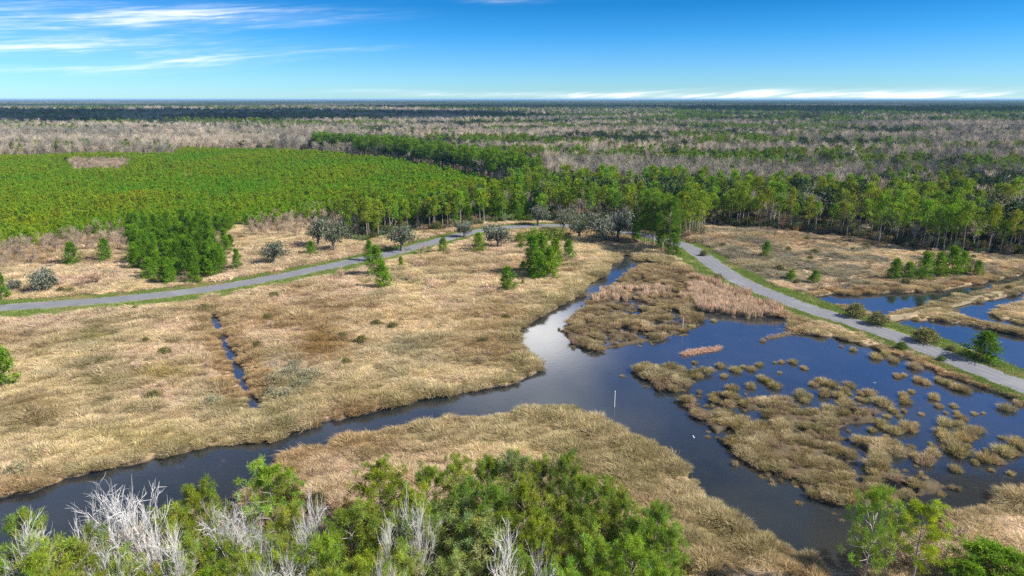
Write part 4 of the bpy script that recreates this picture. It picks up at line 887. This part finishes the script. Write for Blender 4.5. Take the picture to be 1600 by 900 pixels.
# ------------------------------------------------------------------ wood on the near bank: pines and bleached bare trees
def top_at(px, py, h): return gp(px, py, h)
def near_wood():
    L = [  # px, py of the top, crown width px
        (310, 750, 62), (418, 720, 80), (590, 722, 92), (668, 727, 52), (716, 716, 56), (760, 714, 46), (802, 704, 62), (845, 716, 50), (885, 704, 52), (908, 742, 54), (945, 752, 44), (968, 768, 50), (1032, 785, 52), (1046, 822, 46), (930, 838, 74), (988, 834, 52),
        (700, 788, 104), (748, 800, 84), (655, 800, 70), (545, 792, 84), (452, 786, 60), (500, 832, 74), (442, 850, 60), (28, 798, 50), (128, 826, 74), (62, 850, 80), (182, 862, 70), (258, 790, 40), (288, 842, 56), (345, 838, 60), (622, 852, 64), (870, 772, 60),
        (838, 798, 60), (770, 756, 52), (724, 752, 52), (1005, 802, 54), (592, 810, 64), (565, 862, 66), (210, 892, 66), (385, 862, 60), (800, 850, 60), (880, 880, 70), (960, 890, 60), (700, 870, 70), (520, 885, 60), (320, 890, 60), (120, 890, 70), (10, 872, 60), (910, 800, 54), (820, 745, 46), (640, 762, 40), (780, 800, 50), (1040, 870, 50)]
    for i, (px, py, w) in enumerate(L):
        h = rng.uniform(9.6, 12.2); x, y = top_at(px, py, h); d = math.hypot(math.hypot(x, y), H - h)
        wm = w * d / F * 1.0; pr = BIG[i % 6]; k = h / 12.3
        pale = px in (700, 748, 655, 802)
        tn = np.array([rng.uniform(.88, 1.12), rng.uniform(.88, 1.02), rng.uniform(.8, 1.4)]) * rng.uniform(.85, 1.2)
        if pale: tn = np.array([1.15, 1.0, 2.6])
        g = [('pale grey-green pine with a broad open crown in the wood on the near creek bank', 'broad pale pines of the near wood') if pale else ('bright green pine in the wood on the near creek bank', 'pines of the near wood')][0]
        if i == 2: g = ('broad green pine with a domed top standing apart before the tan marsh spit', None)
        if i == 1: g = ('tall green pine rising against the dark creek beside the bleached trees', None)
        if i == 0: g = ('round-topped green pine against the dark creek, behind the bleached trees', None)
        if i == 12: g = ('dark-topped green pine at the point of the near wood toward the pond', None)
        hh, ww = dims(pr); tree('pine_tree', pr, TC, x, y, np.clip(1.18 * wm / ww, .6, 1.9), g[0], 'pine tree', g[1], tint=tn, sz=h / hh)
    B = [(45, 800, 62, 0), (110, 796, 30, 4), (146, 757, 68, 1), (196, 755, 84, 2), (258, 808, 62, 3), (272, 830, 40, 0), (342, 785, 72, 2), (366, 772, 52, 1), (408, 772, 34, 4), (436, 852, 42, 3), (484, 766, 54, 3), (402, 872, 52, 2), (648, 770, 64, 3), (602, 800, 44, 0), (792, 806, 46, 1), (592, 870, 44, 3), (612, 885, 30, 3), (836, 848, 22, 4), (30, 830, 40, 3), (470, 800, 40, 0), (160, 830, 60, 3), (230, 800, 50, 0)]
    lab = {3: 'largest bleached bare tree, forked, reaching over the dark creek', 2: 'leaning bleached bare tree beside the largest forked one', 0: 'bleached bare tree with a flat spreading top nearest the picture corner', 6: 'wide bleached bare tree between two green pines', 12: 'bushy bleached bare tree among the pines below the marsh spit', 17: 'thin dead white snag standing in the shade of the pines'}
    for i, (px, py, w, v) in enumerate(B):
        h = rng.uniform(12.5, 15.0); x, y = top_at(px, py, h); d = math.hypot(math.hypot(x, y), H - h); wm = w * d / F
        hh, ww = dims(BARE_BIG[v]); tree('bare_tree', BARE_BIG[v], BC, x, y, np.clip(1.2 * wm / ww, .5, 1.8), lab.get(i, 'bleached leafless tree among the pines of the near creek bank'), 'bare tree', None if i in lab else 'bleached bare trees of the near wood', tint=np.array([1, 1, 1]) * rng.uniform(.9, 1.15), sz=h / hh)
    for px, py, w, h, v, lb, tn in [(1372, 764, 74, 12.0, 3, 'open-crowned pine with bare lower branches on the pond point', (1.0, 1.05, 1.2)), (1447, 786, 82, 8.6, 1, 'yellow-green pine with a leaning dark trunk on the pond point', (1.25, 1.12, .8))]:
        x, y = top_at(px, py, h); d = math.hypot(math.hypot(x, y), H - h); hh, ww = dims(BIG[v]); tree('pine_tree', BIG[v], TC, x, y, w * d / F / ww, lb, 'pine tree', tint=tn, sz=h / hh)
    for i, (px, py, w, h, lb) in enumerate([(1545, 846, 90, 4.6, 'spreading low pine behind the tan rushes of the pond point'), (1590, 862, 80, 4.2, 'low green pine at the corner of the picture by the pond point'), (1520, 880, 60, 3.6, 'small green pine in front of the spreading low one on the pond point')]):
        x, y = top_at(px, py, h); d = math.hypot(math.hypot(x, y), H - h); hh, ww = dims(WIDE[i]); tree('pine_tree', WIDE[i], TC, x, y, w * d / F / ww, lb, 'pine tree', tint=(.95, 1.0, .9), sz=h / hh)
    for i, (px, py, hpx, v) in enumerate([(1395, 872, 60, 0), (1412, 880, 50, 1), (1380, 868, 40, 2), (1432, 890, 40, 0), (1482, 880, 46, 1), (1500, 850, 34, 2), (1425, 865, 44, 2)]):
        x, y = gp(px, py); k = scale_px(px, py, hpx, 3.0); tree('bare_shrub', SHRUB_BARE[v], ('stems', 'branches'), x, y, k, 'tangled leafless grey shrub under the pines of the pond point', 'shrub', 'grey shrubs of the pond point', tint=np.array([1.25, 1.25, 1.2]) * rng.uniform(.8, 1.1))
    # shrubby understorey
    x, y, px, py = stand(WOOD_FG, 1.7); n = x.size; va = np.where(rng.uniform(size=n) < .4, rng.integers(0, 3, n), 3 + rng.integers(0, 4, n))
    scatter('forest_undergrowth', V3(x, y, 0 * x), rng.uniform(.4, .9, n), rng.uniform(0, 6.28, n), va, np.array([.8, .7, .6]) * rng.uniform(.6, 1.1, (n, 1)), J_SHRUB + J_GREY, 'brown and olive brush under the pines of the near bank', 'undergrowth')
near_wood()

# ------------------------------------------------------------------ tussocks standing alone in the pond
TUS = [(365, 215, 22), (727, 252, 25), (818, 282, 40), (860, 270, 35), (890, 295, 35), (975, 322, 45), (905, 358, 28), (932, 353, 22), (990, 375, 38), (1020, 385, 35), (1072, 375, 30), (1108, 388, 35), (1145, 408, 42), (1175, 415, 42), (1052, 445, 40), (1343, 490, 45), (1097, 547, 55), (1155, 552, 35),
    (1222, 578, 45), (1085, 588, 45), (1180, 590, 60), (1165, 610, 50), (1110, 615, 60), (1125, 640, 55), (1150, 665, 75), (1015, 700, 70), (1048, 668, 45), (1138, 735, 40), (1257, 695, 55), (1308, 703, 35), (1325, 665, 60), (1345, 662, 50), (1380, 635, 55), (1325, 605, 20), (1002, 510, 20), (930, 438, 40), (937, 462, 40), (962, 420, 22),
    (890, 497, 35), (932, 498, 20), (845, 468, 60), (795, 427, 42), (760, 430, 24), (712, 395, 42), (690, 415, 40), (672, 440, 45), (700, 470, 55), (612, 385, 48), (640, 395, 45), (570, 392, 35), (612, 430, 50), (590, 380, 35), (520, 442, 55), (240, 408, 45), (315, 400, 40), (362, 370, 38), (385, 380, 38), (412, 400, 45), (209, 358, 28), (195, 318, 34), (256, 335, 40), (286, 320, 22), (318, 330, 34), (350, 312, 30),
    (153, 332, 30), (100, 360, 42), (125, 340, 32), (92, 303, 22), (170, 428, 24), (840, 555, 50), (882, 580, 45), (940, 568, 62), (905, 580, 40), (975, 555, 30), (30, 330, 40), (60, 385, 40), (20, 400, 45), (82, 158, 26), (168, 135, 22), (100, 115, 14)]
def more_tussocks():               # the looser tussocks along the road bank and past the island
    out = []; g = [(c[0], c[1]) for c in TUS]
    while len(out) < 46:
        cx, cy = rng.uniform(380, 1420), rng.uniform(215, 760); px, py = 1050 + cx / 2.571, 450 + cy / 2.571; x, y = gp(px, py, WZ); X, Y = np.array([x]), np.array([y])
        if sdist(CREEK, X, Y)[0] > -.8 or sdist(ISLAND, X, Y)[0] < .7 or sdist(ISLAND2, X, Y)[0] < .7 or fbm(X * .09, Y * .09, 131, 3)[0] < .42 or cy < 280 and cx < 640 or cx > 1000 and cy < 300 + (cx - 1000) * .3: continue
        if min(math.hypot(cx - a, (cy - b) * 1.5) for a, b in g) < 24: continue
        g.append((cx, cy)); out.append((cx, cy, rng.uniform(12, 34)))
    return out
TUS = TUS + more_tussocks()
def pond_tussocks():
    for i, (cx, cy, w) in enumerate(TUS):
        px, py = 1050 + cx / 2.571, 450 + cy / 2.571; x, y = gp(px, py, WZ); wm = w / 2.571 * math.hypot(math.hypot(x, y), H) / F
        gr = ('in the open water beneath the road bank', 'tussocks by the road bank') if cy < 470 and cx > 660 else ('in the water between the mid-pond islands', 'tussocks between the islands') if cx < 660 else ('in the open pond water beyond the large island', 'tussocks beyond the large island')
        m = max(1, int(wm / 1.6))
        o = ob('grass_tussock', MOP[i % 5], None, (x, y, WZ + .02), rng.uniform(0, 6.28)); k = wm / 1.75; o.scale = (k, k * rng.uniform(.85, 1.15), min(k, 1.4) * rng.uniform(1.05, 1.45))
        o['tint'] = tuple(np.array([.43, .34, .19]) * rng.uniform(.8, 1.25) * [1, rng.uniform(.92, 1.06), rng.uniform(.8, 1.1)])
        tag(o, 'round olive-brown grass tussock ' + gr[0], 'grass clump', gr[1])
pond_tussocks()

# ------------------------------------------------------------------ posts, raft, mound, birds, house
M_WHITE = surf('weathered_white_paint', plain((.62, .61, .58), .12), .6); M_GREYP = surf('grey_steel', plain((.22, .22, .22), .2), .6)
def pole(px, py, hpx, rad, label, mat, z=WZ, cap=True):
    x, y = gp(px, py, z); t = to_px(np.array([x]), np.array([y]), z + 5.0)[1][0]; h = 5.0 * hpx / (py - t)
    o = empty('marker_post', (x, y, z)); tag(o, label, 'post')
    def solid(nm, prof):
        V, T = [], []; k = 12
        for r, zz in prof: V += [(r * math.cos(i / k * 6.2832), r * math.sin(i / k * 6.2832), zz) for i in range(k)]
        for a in range(len(prof) - 1):
            for i in range(k): j = (i + 1) % k; T += [(a * k + i, a * k + j, (a + 1) * k + j), (a * k + i, (a + 1) * k + j, (a + 1) * k + i)]
        V.append((0, 0, prof[-1][1])); m = len(V) - 1; T += [((len(prof) - 1) * k + i, (len(prof) - 1) * k + (i + 1) % k, m) for i in range(k)]
        return ob(nm, mesh(nm, V, T, (mat,)), o)
    solid('pole', [(rad, -1.2), (rad, h - .12)]); solid('cap', [(rad * 1.25, h - .12), (rad * 1.25, h - .02), (rad * .7, h + .03)])
    return o
pole(960, 636, 25, .062, 'white marker pole standing in the open creek water beside the marsh spit', M_WHITE)
pole(1066.5, 517, 21, .055, 'white marker pole at the reed edge beside the pond', M_WHITE)
x, y = gp(331, 462)
o = empty('sign_post', (x, y, 0), .4); tag(o, 'thin grey road post with a small plate beside the road at the ditch', 'sign post')
mb = MB(); tube(mb, [(0, 0, -.3), (0, 0, 2.6)], [.05, .05], 8, (.2, .2, .2)); mb_m = mesh('post', *mb.arrays()[:2], (M_GREYP,)); ob('post', mb_m, o)
mb = MB(); box(mb, -.3, .3, -.075, -.055, 1.9, 2.5, (1, 1, 1)); ob('plate', mesh('plate', *mb.arrays()[:2], (M_GREYP,)), o)
def raft(pts, wid, hgt, label, tint, n=900, name='reed_raft', cat='reed raft'):
    P = np.array(pts); mb = MB(); tt = rng.uniform(0, 1, n); q = np.array([at(P, t) for t in tt]); w = wid * np.sqrt(np.maximum(.05, 1 - (2 * tt - 1) ** 4))
    off = rng.normal(0, .42, (n, 2)) * w[:, None]; hz = hgt * np.exp(-(off ** 2).sum(1) / (w ** 2)); B = np.c_[q + off, hz * rng.uniform(.2, 1, n)]
    D = np.c_[rng.normal(0, 1, (n, 2)), rng.uniform(-.15, .45, n)]; blades(mb, B, D, rng.uniform(.5, 1.1, n), rng.uniform(.03, .06, n), jit_col((1, 1, 1), n, .3), .2)
    # solid peat core
    m = len(P); k = 10; V = []
    for i in range(m):
        ww = wid * .75 * math.sqrt(max(.06, 1 - (2 * i / (m - 1) - 1) ** 4)); d = P[min(i + 1, m - 1)] - P[max(i - 1, 0)]; d = d / np.linalg.norm(d); nn = np.array([-d[1], d[0]])
        for j in range(k): a = j / (k - 1) * math.pi; V.append((*(P[i] + nn * ww * math.cos(a)), -.25 + (hgt * .8 + .25) * math.sin(a) * (0.8 + .4 * rng.uniform())))
    T = []
    for i in range(m - 1):
        for j in range(k - 1): q0 = i * k + j; T += [(q0, q0 + k, q0 + k + 1), (q0, q0 + k + 1, q0 + 1)]
    mb.add(V, T, (.55, .5, .45))
    c = P.mean(0); o = ob(name, mb.build(name, M_GRASS), None, (0, 0, WZ)); o['tint'] = tint; tag(o, label, cat)
raft([gp(*p, WZ) for p in [(1067, 555), (1080, 552), (1094, 549), (1110, 547), (1126, 544)]], 1.0, .45, 'long narrow raft of broken pink reeds floating in the pond', (.55, .36, .26))
raft([gp(*p, WZ) for p in [(1236, 519), (1252, 515), (1270, 513), (1292, 514)]], 2.3, .8, 'smooth tan heap of dead reeds on the pond shore by the road', (.50, .36, .21), 1500)
raft([gp(*p, WZ) for p in [(1198, 529), (1212, 526), (1225, 523), (1240, 521)]], .8, .3, 'thin dark reed drift lying off the tan heap', (.32, .25, .17), 300)
def bird(px, py, label):
    x, y = gp(px, py, WZ); prof = [(-.34, .01, .10), (-.24, .05, .09), (-.12, .10, .08), (.02, .12, .09), (.13, .10, .12), (.19, .06, .20), (.22, .045, .28), (.25, .055, .34), (.30, .05, .35), (.34, .02, .335), (.40, .008, .325)]
    mb = MB(); tube(mb, [(a, 0, c) for a, b, c in prof], [b for a, b, c in prof], 10, (.85, .84, .82)); o = ob('bird', mb.build('bird', M_BARK, True), None, (x, y, WZ), rng.uniform(0, 6)); o.scale = (.7, .7, .7); o['tint'] = (1.0, 1.0, 1.0); tag(o, label, 'bird')
bird(1084, 684, 'white water bird swimming in the creek mouth near the large island'); bird(1366, 599, 'white water bird among the tussocks below the road')
M_WALL = surf('white_boards', plain((.78, .76, .70), .06), .7); M_ROOF = surf('grey_shingle_roof', plain((.20, .19, .18), .25), .85); M_GLASS = surf('dark_window_glass', plain((.03, .035, .04), .2), .15, spec=.5)
def house():
    x, y = gp(1181, 219); o = empty('house', (x, y, 0), .15); tag(o, 'white house with a grey roof half hidden in the far evergreen woods', 'house')
    def part(nm, boxes, mat, par=o):
        mb = MB()
        for b in boxes: box(mb, *b, (1, 1, 1))
        return ob(nm, mesh(nm, *mb.arrays()[:2], (mat,)), par)
    w = part('wall', [(-9, 9, -4.5, 4.5, -.3, 6.4)], M_WALL)
    mb = MB(); mb.add([(-9.6, -5.1, 6.3), (9.6, -5.1, 6.3), (9.6, 5.1, 6.3), (-9.6, 5.1, 6.3), (-9.6, 0, 9.6), (9.6, 0, 9.6)], [(0, 1, 5), (0, 5, 4), (2, 3, 4), (2, 4, 5), (3, 0, 4), (1, 2, 5), (0, 3, 2), (0, 2, 1)], (1, 1, 1)); ob('roof', mesh('roof', *mb.arrays()[:2], (M_ROOF,)), o)
    for zz in (1.1, 4.1):
        for xx in (-7.4, -4.2, 2.8, 6.0): part('window', [(xx, xx + 1.3, -4.56, -4.48, zz, zz + 1.7)], M_GLASS)
    part('door', [(-.6, .6, -4.57, -4.47, 0, 2.2)], M_GLASS); part('chimney', [(4, 5, -.6, .6, 7, 10.8)], M_ROOF)
house()

# ------------------------------------------------------------------ cumulus above the frame (their shadows lie on the far woods)
M_CLOUD = bpy.data.materials.new('cloud'); M_CLOUD.use_nodes = True; M_CLOUD.node_tree.nodes['Principled BSDF'].inputs['Base Color'].default_value = (.9, .9, .9, 1); M_CLOUD.node_tree.nodes['Principled BSDF'].inputs['Roughness'].default_value = 1
def cloud(gx, gy, rx, ry, alt=1500.0, seed=0):
    cx, cy = gx + SUN_DIR.x / SUN_DIR.z * alt, gy + SUN_DIR.y / SUN_DIR.z * alt
    nu, nv = 96, 40; u = np.linspace(0, 2 * math.pi, nu, False); v = np.linspace(-math.pi / 2, math.pi / 2, nv); U, W = np.meshgrid(u, v)
    dx, dy, dz = np.cos(U) * np.cos(W), np.sin(U) * np.cos(W), np.sin(W)
    k = .6 + .8 * fbm(dx * 2.2 + dz + 9 + seed, dy * 2.2 + dz * 1.3 + 9, 121 + seed, 4)
    X, Y = cx + rx * k * dx, cy + ry * k * dy; Z = alt + np.where(dz > 0, 260, 60) * k * dz
    V = np.stack([X, Y, Z], -1).reshape(-1, 3); i = np.arange(nv - 1)[:, None]; j = np.arange(nu)[None]; kk = (j + 1) % nu
    q = np.stack([i * nu + j + 0 * kk, i * nu + kk, (i + 1) * nu + kk, (i + 1) * nu + j], -1).reshape(-1, 4)
    o = ob('cloud', mesh('cloud', V, q, (M_CLOUD,), smooth=True)); tag(o, None, None, kind='structure')
cloud(-800, 1580, 800, 430, seed=1); cloud(250, 2700, 900, 420, seed=2); cloud(1330, 2150, 800, 520, seed=3)

# ------------------------------------------------------------------ haze
def haze():
    mb = MB(); s = 62000; box(mb, -s, s, -s, s, -3.0, 47.0, (1, 1, 1)); m = bpy.data.materials.new('haze'); m.use_nodes = True; nb = NB(m.node_tree); nb.N.clear()
    out = nb.N.new('ShaderNodeOutputMaterial'); v = nb.N.new('ShaderNodeVolumePrincipled'); v.inputs['Color'].default_value = (.40, .70, 1.0, 1); v.inputs['Density'].default_value = HAZE; v.inputs['Density Attribute'].default_value = ''
    v.inputs['Anisotropy'].default_value = .0
    nb.L.new(v.outputs[0], out.inputs['Volume'])
    o = ob('haze', mesh('haze', *mb.arrays()[:2], (m,))); tag(o, 'thin blue air over the far woods', 'haze', kind='stuff')
HAZE = 5e-5
haze()
print('COUNT', COUNT)
